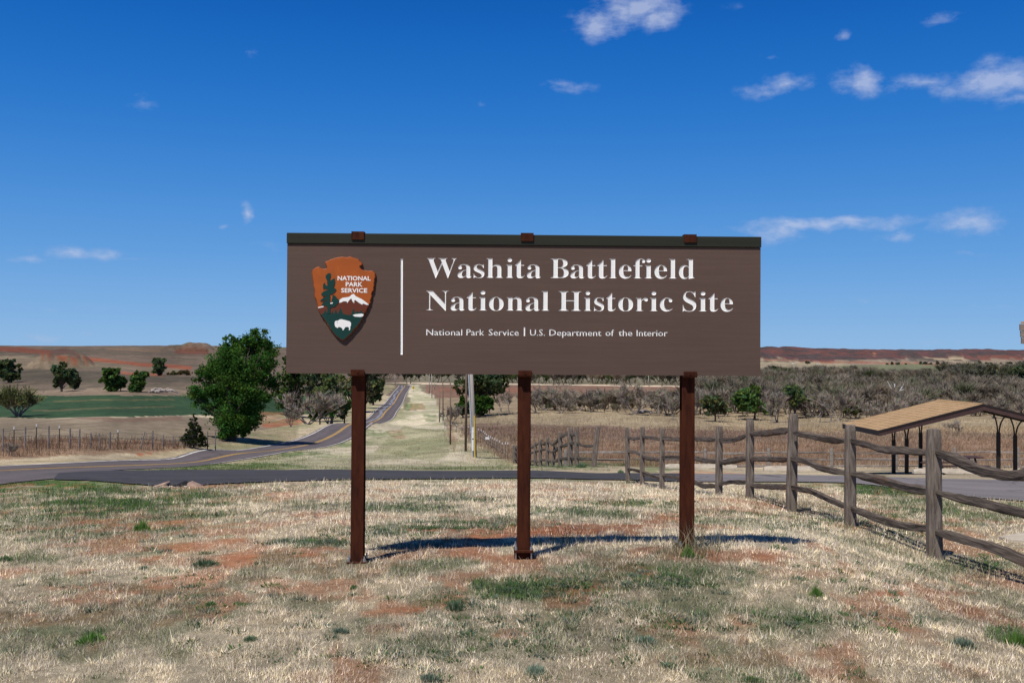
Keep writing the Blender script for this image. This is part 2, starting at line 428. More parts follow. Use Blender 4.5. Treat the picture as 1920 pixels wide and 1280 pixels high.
def hit(px, py, lo=2.5, hi=5000, n=260):
    px = np.atleast_1d(np.asarray(px, float)); py = np.atleast_1d(np.asarray(py, float))
    r = ray(px, py)
    ts = np.exp(np.linspace(math.log(lo), math.log(hi), n))
    out = np.zeros((len(px), 3))
    for i in range(len(px)):
        q = r[i]/r[i][1]
        X = q[0]*ts; Y = ts; Zr = q[2]*ts
        g = Zg(X, Y); below = np.nonzero(Zr < g)[0]
        k = below[0] if len(below) else n-1
        a, b = ts[max(k-1, 0)], ts[k]
        for _ in range(3):
            tt = np.linspace(a, b, 12); gg = Zg(q[0]*tt, tt); bl = np.nonzero(q[2]*tt < gg)[0]
            kk = bl[0] if len(bl) else 11
            a, b = tt[max(kk-1, 0)], tt[kk]
        d = .5*(a+b); out[i] = (q[0]*d, d, z1(q[0]*d, d))
    return out
def H(px, py, **k): return hit(px, py, **k)[0]

# ------------------------------------------------------------------ land cover (albedo of the ground), painted over the plan
TAN=(.47,.39,.27); PALE=(.52,.46,.34); GREEN=(.085,.155,.04); GGREEN=(.12,.16,.10); RED=(.46,.165,.072)
BROWN=(.20,.125,.085); WHEAT=(.036,.070,.034); DRYB=(.27,.165,.105); SCRUB=(.15,.125,.085)
def inpoly(x, y, poly):
    c = np.zeros(x.shape, bool); n = len(poly)
    for i in range(n):
        x1, y1 = poly[i]; x2, y2 = poly[(i+1) % n]
        if y1 == y2: continue
        m_ = ((y1 > y) != (y2 > y)) & (x < (x2-x1)*(y-y1)/(y2-y1)+x1); c ^= m_
    return c
REG = [  # (colour, warp in px, polygon, opacity)
 (TAN,0,[(-900,600),(2900,600),(2900,1500),(-900,1500)],1),
 # hills left
 ((.19,.14,.105),2,[(-900,640),(760,640),(760,742),(-900,742)],1),
 ((.24,.19,.13),3,[(-900,672),(120,672),(350,690),(350,700),(200,690),(-900,700)],.8),
 ((.27,.22,.15),3,[(-900,664),(60,666),(90,672),(-900,676)],.8),
 ((.12,.095,.07),3,[(-900,655),(200,654),(400,660),(400,668),(180,664),(-900,660)],.5),
 ((.105,.09,.065),3,[(-900,700),(150,693),(260,700),(400,706),(400,716),(-900,712)],.85),
 ((.20,.075,.045),2,[(-100,649),(40,650),(100,658),(105,664),(60,662),(-100,652)],1),
 ((.29,.105,.058),2,[(75,675),(95,666),(160,667),(240,678),(360,685),(362,692),(270,687),(170,676),(100,677)],1),
 ((.15,.075,.06),1,[(88,668),(98,656),(118,652),(138,655),(152,668),(130,664),(110,665)],.9),
 ((.34,.12,.07),2,[(230,697),(300,700),(300,705),(230,702)],.8),
 ((.30,.18,.10),1,[(200,653),(300,657),(300,659),(200,655)],.7),
 ((.17,.07,.046),1,[(325,652),(395,652),(395,664),(325,663)],.9),
 ((.23,.18,.13),4,[(60,722),(355,718),(355,741),(-100,741)],.6),
 # wheat field
 (WHEAT,1.5,[(-900,741),(620,741),(620,776),(340,778),(120,783),(-900,783)],1),
 ((.16,.13,.06),1.5,[(100,750),(330,747),(330,749),(100,753)],.5),
 ((.20,.13,.07),1.5,[(60,768),(330,760),(330,762),(60,771)],.35),
 ((.16,.13,.06),1.5,[(560,769),(620,766),(620,773),(560,772)],.6),
 # tan pasture under the wheat
 ((.28,.225,.16),3,[(-900,783),(120,783),(340,778),(470,790),(560,800),(540,828),(330,840),(-900,846)],1),
 ((.24,.15,.11),3,[(150,784),(340,779),(345,788),(200,790)],.7),
 (DRYB,6,[(-900,826),(200,822),(330,828),(360,840),(300,852),(200,846),(100,858),(-900,862)],.8),
 ((.38,.14,.07),2,[(256,848),(285,851),(280,856),(258,855)],.9),
 ((.36,.13,.065),3,[(495,790),(560,782),(575,792),(540,801),(490,799)],.8),
 ((.34,.15,.08),3,[(395,786),(500,770),(560,775),(500,790),(470,800)],.5),
 # right side fields
 ((.19,.165,.115),3,[(760,640),(2900,640),(2900,800),(760,800)],1),
 ((.115,.056,.052),2,[(980,640),(2900,640),(2900,680),(1000,678)],1),
 ((.14,.062,.050),3,[(1430,655),(1650,657),(1700,660),(1650,668),(1430,664)],.45),
 ((.19,.075,.052),3,[(1810,668),(2100,662),(2100,680),(1830,678)],.7),
 ((.42,.17,.09),.8,[(1636,659),(1640,659),(1642,668),(1636,668)],1),
 ((.25,.20,.15),2,[(1560,675),(1700,673),(2900,680),(2900,692),(1560,690)],.9),
 ((.32,.265,.18),2,[(1000,672),(1450,672),(1560,678),(1640,692),(1500,690),(1430,692),(1000,696)],.95),
 ((.42,.34,.22),1,[(1730,671),(1810,672),(1835,678),(1720,676)],.8),
 ((.27,.10,.06),1.5,[(1430,673),(1560,676),(1680,680),(1900,686),(1900,689),(1660,683),(1430,676)],.7),
 ((.145,.155,.085),1.5,[(1570,686),(1700,683),(1850,690),(1850,698),(1700,702),(1600,696)],.9),
 ((.33,.12,.06),1.2,[(1600,700),(1660,697),(1700,701),(1640,704)],.6),
 (WHEAT,1,[(1640,706),(1740,706),(1860,714),(2300,720),(2300,740),(1700,730),(1640,716)],1),
 ((.35,.22,.15),1,[(1730,705),(1860,711),(2300,716),(2300,718),(1850,713.5),(1730,707.5)],.9),
 ((.60,.54,.45),.4,[(1630,713),(1800,714.5),(2300,720),(2300,721.6),(1800,716.2),(1630,714.6)],.9),
 # floodplain fields
 ((.21,.125,.088),1,[(798,722),(1290,724),(1290,750),(800,750)],1),
 ((.27,.12,.075),2,[(820,727),(1000,727),(1000,735),(820,733)],.6),
 ((.62,.50,.38),.4,[(700,716.8),(990,719),(1290,723.5),(1290,725.5),(990,721.3),(700,719)],1),
 ((.30,.23,.15),3,[(800,745),(1300,742),(1920,740),(2900,740),(2900,800),(800,790)],1),
 ((.30,.24,.16),4,[(840,772),(1000,768),(1280,775),(2900,785),(2900,812),(1300,806),(850,800)],1),
 ((.235,.17,.12),4,[(850,800),(1300,806),(2900,812),(2900,880),(960,872),(880,830)],1),
 ((.17,.11,.09),4,[(860,796),(1050,796),(1300,806),(1500,812),(1500,824),(1200,828),(1000,820),(860,818)],.7),
 ((.235,.15,.10),4,[(960,826),(1300,832),(1920,822),(2900,824),(2900,880),(1200,872),(960,862)],.75),
 ((.36,.28,.18),3,[(1300,790),(1500,800),(1920,800),(2900,800),(2900,815),(1500,812)],.8),
 # right of way beside the road
 (PALE,5,[(770,722),(800,722),(812,760),(842,830),(880,850),(960,872),(960,882),(600,883),(480,868),(560,848),(660,828),(706,796),(740,792),(772,760)],1),
 ((.24,.24,.12),6,[(760,800),(820,806),(830,850),(800,864),(700,850)],.55),
 ((.30,.15,.09),3,[(772,757),(800,757),(800,768),(770,770)],.75),
 ((.13,.17,.06),2,[(764,757),(775,757),(773,770),(764,770)],.8),((.13,.17,.06),2,[(782,757),(790,757),(788,770),(780,770)],.6),
 ((.12,.17,.07),2,[(796,777),(816,777),(816,782),(796,781)],.7),((.12,.17,.07),2,[(798,786),(814,786),(814,790),(798,790)],.6),
 ((.30,.19,.12),3,[(725,808),(755,806),(765,825),(740,822)],.6),
 ((.28,.14,.08),3,[(825,780),(842,800),(850,840),(838,838),(828,810)],.6),
 ((.40,.33,.21),4,[(560,800),(625,794),(700,765),(740,728),(746,722),(720,722),(700,745),(680,770),(600,790),(470,806),(440,826),(330,845),(240,856),(0,866),(0,872),(330,856),(442,843),(556,824)],.95),
]
# near patches: colour, cx, cy, rx, ry, strength
PATCH = [(PALE,960,915,420,16,.8),(PALE,1100,1000,500,60,.35),(PALE,300,1080,400,40,.25),(PALE,500,1220,700,60,.45),(PALE,1500,1010,140,40,.5),
 (GREEN,60,906,280,15,.9),(GREEN,400,906,100,9,.7),(GREEN,120,975,330,70,.5),(GREEN,90,930,300,30,.45),(GREEN,380,935,160,18,.5),(GREEN,240,960,200,20,.4),
 (GREEN,700,890,0,0,0),(GREEN,430,879,170,8,.9),(GREEN,300,882,60,4,.6),(GREEN,560,852,90,5,.8),(GREEN,640,832,60,5,.8),(GREEN,460,874,120,6,.9),(GREEN,690,812,40,8,.7),(GREEN,745,770,12,20,.5),
 (GREEN,1660,918,90,14,.95),(GREEN,1500,906,120,10,.55),(GREEN,1790,955,170,34,.6),(GREEN,1860,1060,120,25,.3),(GREEN,1240,878,50,5,.6),(GREEN,1480,890,40,4,.7),(GREEN,1600,891,50,6,.6),
 (GREEN,1080,870,140,5,.6),(GREEN,900,877,260,4.5,.6),(GREEN,1020,901,200,3,.5),(GREEN,640,889,500,2,.0),
 (GGREEN,700,950,150,10,.55),(GGREEN,860,936,110,8,.5),(GGREEN,1010,955,100,10,.35),(GGREEN,850,985,150,14,.85),(GGREEN,700,1000,110,13,.85),(GGREEN,590,1018,90,9,.75),
 (GREEN,1190,942,110,6,.8),(GREEN,1110,962,80,7,.5),(GREEN,1340,970,120,9,.5),(GGREEN,1400,985,140,10,.4),
 (RED,900,1000,230,15,.85),(RED,1090,990,140,16,.75),(RED,820,1035,130,14,.6),(RED,560,1035,130,10,.6),(RED,640,1010,80,7,.7),
 (RED,420,1045,190,10,.55),(RED,380,1020,100,7,.45),(RED,250,1105,170,9,.6),(RED,130,1130,170,9,.5),(RED,80,1165,140,10,.55),(RED,230,1150,80,7,.5),
 (RED,640,1110,90,8,.45),(RED,750,1145,70,10,.6),(RED,720,1175,50,7,.5),(RED,480,1080,90,7,.4),(RED,600,960,60,5,.3),(RED,300,975,40,4,.4),(RED,160,975,40,4,.4),
 (RED,1400,1045,150,14,.65),(RED,1250,1040,60,8,.6),(RED,1350,960,100,9,.5),(RED,1260,972,60,8,.6),(RED,1480,945,60,6,.45),(RED,1530,1080,110,8,.4),
 (RED,1650,1121,55,7,.85),(RED,1770,1112,50,6,.6),(RED,1860,1085,90,16,.6),(RED,1860,1150,60,8,.4),(RED,1430,1245,70,14,.5),(RED,1290,1250,80,12,.5),(RED,1580,1215,30,8,.4),
 (RED,690,1236,20,4,.3),(RED,970,1050,60,7,.5),(RED,1050,1055,60,6,.4),(RED,120,1200,40,5,.3),(RED,560,1270,40,8,.3),
 (RED,1130,893,120,2.5,.35),(RED,1330,890,100,3,.4),
 (GREEN,1020,1108,130,28,1.0),(GREEN,1130,1088,140,22,.8),(GREEN,1250,1090,120,26,.5),(GREEN,1180,1150,230,26,.35),(GREEN,870,1130,50,14,.5),(GGREEN,900,1160,110,14,.5),
 (GREEN,180,1198,60,9,.7),(GREEN,130,1190,110,9,.4),(GREEN,80,1080,150,18,.3),(GGREEN,560,1110,60,8,.3),(GREEN,850,1060,120,10,.35),
 (GGREEN,1000,1205,250,30,.4),(GGREEN,1210,1195,60,10,.6),(GGREEN,1600,1165,170,18,.4),(GREEN,1900,1195,60,16,.7),(GGREEN,1400,1160,180,20,.35),(GREEN,1700,1075,120,14,.25),(GGREEN,760,1215,120,14,.35)]
SHC = dict()
def landcover(X, Y, Z, jit=1.0):
    px, py = project(X, Y, Z)
    r = np.hypot(X, Y)
    n1 = fbm(X/(r*.03+.3), Y/(r*.09+.3), 41, 4); n2 = fbm(X/(r*.03+.3)+9, Y/(r*.09+.3)+5, 57, 4)
    C = np.empty(px.shape+(3,)); C[:] = TAN
    for (c, w, poly, op) in REG:
        x = px + n1*w*5*jit; y = py + n2*w*1.6*jit
        m_ = inpoly(x, y, poly)
        C[m_] = C[m_]*(1-op) + np.array(c)*op
    nn = fbm(X*1.1, Y*.8, 71, 5); nm = fbm(X*3.1+4, Y*2.0, 83, 4)
    wx = px + 60*fbm(X*.8, Y*.6, 91, 3); wy = py + 12*fbm(X*.9+7, Y*.7, 95, 4)*(py-660)/300
    for (c, cx, cy, rx, ry, s) in PATCH:
        if s <= 0: continue
        q = 1-((wx-cx)/(rx*1.2))**2-((wy-cy)/(ry*1.25))**2
        k = np.clip(q*1.25 + 1.9*nn + 1.5*nm - (-.10 if c is RED else 0), 0, 1)*(q > 0)*s*np.clip(q*3, 0, 1)
        C = C*(1-k[..., None]) + np.array(c)*k[..., None]
    nr = (py > 905)
    # background mottling of near ground: thin red soil and green through the thatch
    big = fbm(X*.55, Y*.42, 101, 4); fine = fbm(X*2.6, Y*1.6, 113, 4)
    k = np.clip((big*1.2+fine*1.7-.34)*2.8, 0, .62)*nr
    C = C*(1-k[..., None]) + np.array((.40,.165,.08))*k[..., None]
    k = np.clip((fbm(X*.8+31, Y*.5, 127, 4)*1.2+fbm(X*4, Y*3, 131, 3)*1.0-.30)*2.4, 0, .55)*nr
    C = C*(1-k[..., None]) + np.array((.14,.165,.085))*k[..., None]
    rr0 = np.hypot(X, Y)
    vg = (py < 884) & (py > 722) & (px > 380) & (px < 960)
    k = np.clip((fbm(X/5, Y/14, 171, 4)*1.5+.12)*2, 0, .5)*vg*(C[..., 0] > .3)
    C = C*(1-k[..., None]) + np.array((.20,.215,.105))*k[..., None]
    s1 = fbm(X/38, Y/70, 151, 5); s2 = fbm(X/9, Y/22, 157, 4)
    far_ = (rr0 > 2250) & (py < 678) & (px > 900)
    k = np.clip((s1*1.6+fbm(X/22, Y/60, 163, 4)*1.2+.12)*2.2, 0, .85)*far_
    C = C*(1-k[..., None]) + np.array((.060,.052,.050))*k[..., None]
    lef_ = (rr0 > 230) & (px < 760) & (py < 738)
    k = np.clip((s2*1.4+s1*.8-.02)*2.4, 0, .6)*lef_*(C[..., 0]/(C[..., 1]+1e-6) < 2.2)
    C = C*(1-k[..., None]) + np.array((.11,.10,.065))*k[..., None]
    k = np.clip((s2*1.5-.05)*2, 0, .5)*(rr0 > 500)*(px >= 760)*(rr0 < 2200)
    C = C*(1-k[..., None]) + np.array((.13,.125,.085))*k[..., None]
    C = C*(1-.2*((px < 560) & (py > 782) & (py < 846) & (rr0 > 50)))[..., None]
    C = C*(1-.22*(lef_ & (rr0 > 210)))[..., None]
    v = 1+.22*n1+.18*fine
    return C*v[..., None]

# ------------------------------------------------------------------ ground sheet
azs = np.concatenate([np.arange(-180, -36, 3.0), np.arange(-36, -31, .6), np.arange(-31, 31, .125), np.arange(31, 36, .6), np.arange(36, 180.1, 3.0)])*math.pi/180
rs = np.concatenate([[.4, 1.2, 2.2, 3.0], np.exp(np.arange(math.log(3.6), math.log(4700), .0148))])
AZ, RR = np.meshgrid(azs, rs)
GX, GY = RR*np.sin(AZ), RR*np.cos(AZ)
GZ = Zg(GX, GY)
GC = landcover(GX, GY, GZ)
front = (np.abs(AZ) < R(60))
GC[~front] = TAN
nr_, na_ = GX.shape
idx = np.arange(nr_*na_).reshape(nr_, na_)
F = np.stack([idx[:-1, :-1], idx[:-1, 1:], idx[1:, 1:], idx[1:, :-1]], -1).reshape(-1, 4)[:, ::-1]
_lr = np.log(rs)
def _bi(X, Y, A_):
    az_ = np.arctan2(X, Y); lr = np.log(np.maximum(np.hypot(X, Y), rs[0]))
    i = np.clip(np.searchsorted(_lr, lr)-1, 0, len(rs)-2); j = np.clip(np.searchsorted(azs, az_)-1, 0, len(azs)-2)
    u = (lr-_lr[i])/(_lr[i+1]-_lr[i]); v = (az_-azs[j])/(azs[j+1]-azs[j])
    if A_.ndim == 3: u = u[..., None]; v = v[..., None]
    return (A_[i, j]*(1-u)+A_[i+1, j]*u)*(1-v)+(A_[i, j+1]*(1-u)+A_[i+1, j+1]*u)*v
def Zi(X, Y): return _bi(X, Y, GZ)
def LCi(X, Y): return _bi(X, Y, GC)
def ground_mat():
    m, n, l, b = new_mat('ground')
    b.inputs['Roughness'].default_value = .95; b.inputs['Specular IOR Level'].default_value = .1
    at = n.new('ShaderNodeAttribute'); at.attribute_name = 'col'
    g = n.new('ShaderNodeNewGeometry')
    def nz(scale, st, detail=6, rough=.65):
        mp = n.new('ShaderNodeMapping'); mp.inputs['Scale'].default_value = st; l.new(g.outputs['Position'], mp.inputs[0])
        t = n.new('ShaderNodeTexNoise'); t.inputs['Scale'].default_value = scale; t.inputs['Detail'].default_value = detail; t.inputs['Roughness'].default_value = rough
        l.new(mp.outputs[0], t.inputs['Vector']); return t.outputs[0]
    def mr(x, a, b_, c, d):
        q = n.new('ShaderNodeMapRange'); l.new(x, q.inputs[0]); q.inputs[1].default_value = a; q.inputs[2].default_value = b_; q.inputs[3].default_value = c; q.inputs[4].default_value = d; return q.outputs[0]
    def mul(a, b_):
        q = n.new('ShaderNodeMath'); q.operation = 'MULTIPLY'; l.new(a, q.inputs[0]); l.new(b_, q.inputs[1]); return q.outputs[0]
    f = mul(mr(nz(9, (1, 1, 1), 8, .75), .3, .7, .62, 1.34), mr(nz(.55, (1, .5, 1), 8, .7), .3, .7, .72, 1.28))
    f = mul(f, mr(nz(.09, (1, .35, 1), 9, .72), .3, .7, .70, 1.30))
    vm = n.new('ShaderNodeVectorMath'); vm.operation = 'SCALE'; l.new(at.outputs['Color'], vm.inputs[0]); l.new(f, vm.inputs['Scale'])
    vo = n.new('ShaderNodeTexVoronoi'); vo.inputs['Scale'].default_value = 38; l.new(g.outputs['Position'], vo.inputs['Vector'])
    pb = mr(vo.outputs['Distance'], .10, .30, 1.35, 1.0); pk = n.new('ShaderNodeVectorMath'); pk.operation = 'SCALE'; l.new(vm.outputs[0], pk.inputs[0]); l.new(pb, pk.inputs['Scale'])
    l.new(pk.outputs[0], b.inputs['Base Color'])
    bp = n.new('ShaderNodeBump'); bp.inputs['Strength'].default_value = .9; bp.inputs['Distance'].default_value = .06
    l.new(nz(14, (1, 1, 1), 8, .8), bp.inputs['Height']); l.new(bp.outputs[0], b.inputs['Normal'])
    return m
M['ground'] = ground_mat()
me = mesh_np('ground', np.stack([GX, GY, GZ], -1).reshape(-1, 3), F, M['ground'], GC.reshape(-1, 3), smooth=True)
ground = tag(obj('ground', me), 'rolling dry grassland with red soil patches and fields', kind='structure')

# ------------------------------------------------------------------ roads
def asphalt(name, c, c2, sc_=30):
    m = asphalt0(name, c, c2, sc_); n, l = m.node_tree.nodes, m.node_tree.links; b = n['Principled BSDF']
    src = b.inputs['Base Color'].links[0].from_socket
    at = n.new('ShaderNodeAttribute'); at.attribute_name = 'col'
    g = n.new('ShaderNodeNewGeometry')
    nn = n.new('ShaderNodeTexNoise'); nn.inputs['Scale'].default_value = .6; nn.inputs['Detail'].default_value = 4; l.new(g.outputs['Position'], nn.inputs['Vector'])
    va = n.new('ShaderNodeVectorMath'); va.operation = 'MULTIPLY_ADD'; va.inputs[1].default_value = (3, 3, 0); l.new(nn.outputs['Color'], va.inputs[0]); l.new(g.outputs['Position'], va.inputs[2])
    vo = n.new('ShaderNodeTexVoronoi'); vo.feature = 'DISTANCE_TO_EDGE'; vo.inputs['Scale'].default_value = .22; l.new(va.outputs[0], vo.inputs['Vector'])
    r = n.new('ShaderNodeMapRange'); r.inputs[1].default_value = .004; r.inputs[2].default_value = .014; r.inputs[3].default_value = .62; r.inputs[4].default_value = 1; l.new(vo.outputs['Distance'], r.inputs[0])
    m1 = n.new('ShaderNodeVectorMath'); m1.operation = 'MULTIPLY'; l.new(src, m1.inputs[0]); l.new(at.outputs['Color'], m1.inputs[1])
    m2 = n.new('ShaderNodeVectorMath'); m2.operation = 'SCALE'; l.new(m1.outputs[0], m2.inputs[0]); l.new(r.outputs[0], m2.inputs['Scale'])
    l.new(m2.outputs[0], b.inputs['Base Color'])
    return m
def asphalt0(name, c, c2, sc_=30):
    return mat(name, c, c2, rough=.9, scale=sc_, bump=.25, bscale=120, lo=.3, hi=.7, c3=tuple(x*.78 for x in c), s3=.35, w3=.5)
M['highway'] = asphalt('old_asphalt', (.135,.112,.112), (.095,.08,.082))
M['drive'] = asphalt('new_asphalt', (.060,.056,.060), (.042,.039,.043))
M['lot'] = asphalt('parking_asphalt', (.215,.195,.195), (.14,.125,.13))
def resample(pl, step):
    pl = [Vector(p) for p in pl]; out = [pl[0]]
    for a, b in zip(pl[:-1], pl[1:]):
        n = max(1, int((b-a).length/step))
        for i in range(1, n+1): out.append(a.lerp(b, i/n))
    return out
def strip(name, A, B, matl, dz, nx=6, kind='structure', label=None, parent=None):
    """sheet between two plan polylines (same count)"""
    V = []; F = []; CC = []
    for ii, (a, b) in enumerate(zip(A, B)):
        for k in range(nx+1):
            t = k/nx; w_ = 1+(.10*math.cos(8*math.pi*t) if nx >= 6 else 0)+.06*math.sin(ii*.37+t*9)*math.sin(ii*.13); CC.append((w_, w_, w_*1.01))
            if nx >= 6 and k in (0, nx): t += rnd.uniform(-.012, .012)
            V.append((a[0]*(1-t)+b[0]*t, a[1]*(1-t)+b[1]*t))
    V = np.array(V); z = Zi(V[:, 0], V[:, 1]); V = np.column_stack([V, z+dz])
    for i in range(len(A)-1):
        for k in range(nx):
            q = i*(nx+1)+k; F.append((q, q+1, q+nx+2, q+nx+1))
    o = obj(name, mesh_np(name, V, F, matl, np.array(CC), smooth=True), parent)
    if not parent or kind: tag(o, label, kind=kind)
    return o
# highway edges in plan (X, Y): left and right
def XY(px, d): r = ray(px, 700); return (r[0]/r[1]*d, d)
hw = []
for (d, xl, xr) in [(6,-24.6,-18.6),(20,-24.4,-18.3),(36,-24.1,-18.0),(45,-23.95,-17.95),(56,-23.8,-17.85),(70,-23.8,-17.8),(84,-23.8,-17.85),(98,-23.85,-17.9),(110,-24.0,-18.0),(122,-24.3,-18.2),(135,-25.2,-19.2),(150,-26.8,-20.4)]:
    hw.append((d, xl, xr))
for (d, a, b) in [(180,647,704),(208,682.5,735.5),(243,700,746),(310,720,755),(380,732.5,761.5),(459,746,770.5),(476,747.5,771.5)]:
    hw.append((d, XY(a, d)[0], XY(b, d)[0]))
hw = np.array(hw)
ds = np.concatenate([np.arange(6, 150, 1.5), np.arange(150, 477, 4)])
from math import exp
def cubic(xs, ys, q):     # catmull style smooth interpolation
    m_ = np.gradient(ys, xs); i = np.clip(np.searchsorted(xs, q)-1, 0, len(xs)-2)
    h = xs[i+1]-xs[i]; t = (q-xs[i])/h
    return (2*t**3-3*t**2+1)*ys[i]+(t**3-2*t**2+t)*h*m_[i]+(-2*t**3+3*t**2)*ys[i+1]+(t**3-t**2)*h*m_[i+1]
XL = cubic(hw[:, 0], hw[:, 1], ds); XR = cubic(hw[:, 0], hw[:, 2], ds)
XRW = XR+np.interp(ds, [6, 18, 27, 33, 39, 46], [.2, 1.0, 3.2, 3.4, 1.4, 0])
A = list(zip(XL, ds)); B = list(zip(XRW, ds))
strip('highway', A, B, M['highway'], .030, nx=16, label='two lane asphalt highway running away over a rise to the valley')
def lane(name, o1, o2, matl, lo=6, hi=480, dz=.037, label=None, wob=0):
    k = (ds >= lo) & (ds <= hi)
    w = wob*fbm(ds/13, ds*0+3.3, 5, 3) if wob else 0
    mid = (XL+XR)/2
    a = list(zip((mid+o1+w)[k], ds[k])); b = list(zip((mid+o2+w)[k], ds[k]))
    return strip(name, a, b, matl, dz, nx=1, label=label)
lane('centre_line', -.19, -.05, M['roadline_y'], label='left stripe of the double yellow centre line')
lane('centre_line', .05, .19, M['roadline_y'], label='right stripe of the double yellow centre line')
lane('edge_line', -2.82, -2.62, M['roadline_w'], label='white line along the left road edge')
lane('edge_line', 2.64, 2.80, M['roadline_w'], label='white line along the right road edge', lo=60)
lane('tar_seal_sheen', -1.5, -.75, M['seal_sheen'], lo=190, hi=478, dz=.037, wob=1.5, label='painted pale sheen of the crack sealing along the left lane of the far road')  # pale strip paints the shine of the sealed cracks onto the lane
# small rise on both shoulders keeps grass off the asphalt by itself
near_px = [(100,899.8),(130,900.6),(170,902),(210,905),(250,908),(300,912),(345,912.5),(400,909),(470,905.5),(540,903),(700,900),(900,898),(1080,899),(1180,901),(1300,904),(1400,904),(1500,904.5),(1600,907),(1690,917),(1750,927),(1920,941),(2150,960)]
far_px = [(110,888),(130,886.5),(160,884.5),(190,883.5),(240,882.5),(300,882),(345,881.5),(400,881.5),(470,881.5),(540,881.8),(700,882.3),(900,883.5),(1080,886.5),(1180,888),(1300,889),(1400,890),(1500,891.5),(1600,893.5),(1690,896.5),(1750,898),(1920,901),(2150,906)]
nh = hit([p[0] for p in near_px], [p[1] for p in near_px], lo=12, hi=300)
fh = hit([p[0] for p in far_px], [p[1] for p in far_px], lo=12, hi=300)
def dens(Pn, n=6):
    q = np.arange(len(Pn)); t = np.linspace(0, len(Pn)-1, (len(Pn)-1)*n+1)
    return np.column_stack([cubic(q.astype(float), Pn[:, k], t) for k in range(2)])
na, fa = dens(nh), dens(fh)
print('drive near', nh[::3], 'far', fh[::3])
split = 14*6
strip('access_drive', na[:split+1], fa[:split+1], M['drive'], .034, nx=12, label='dark new asphalt drive branching off the highway')
strip('parking_lot', na[split:], fa[split:], M['lot'], .032, nx=12, label='weathered grey asphalt parking lot behind the rail fence')
_c = P(1300, 660, 1)
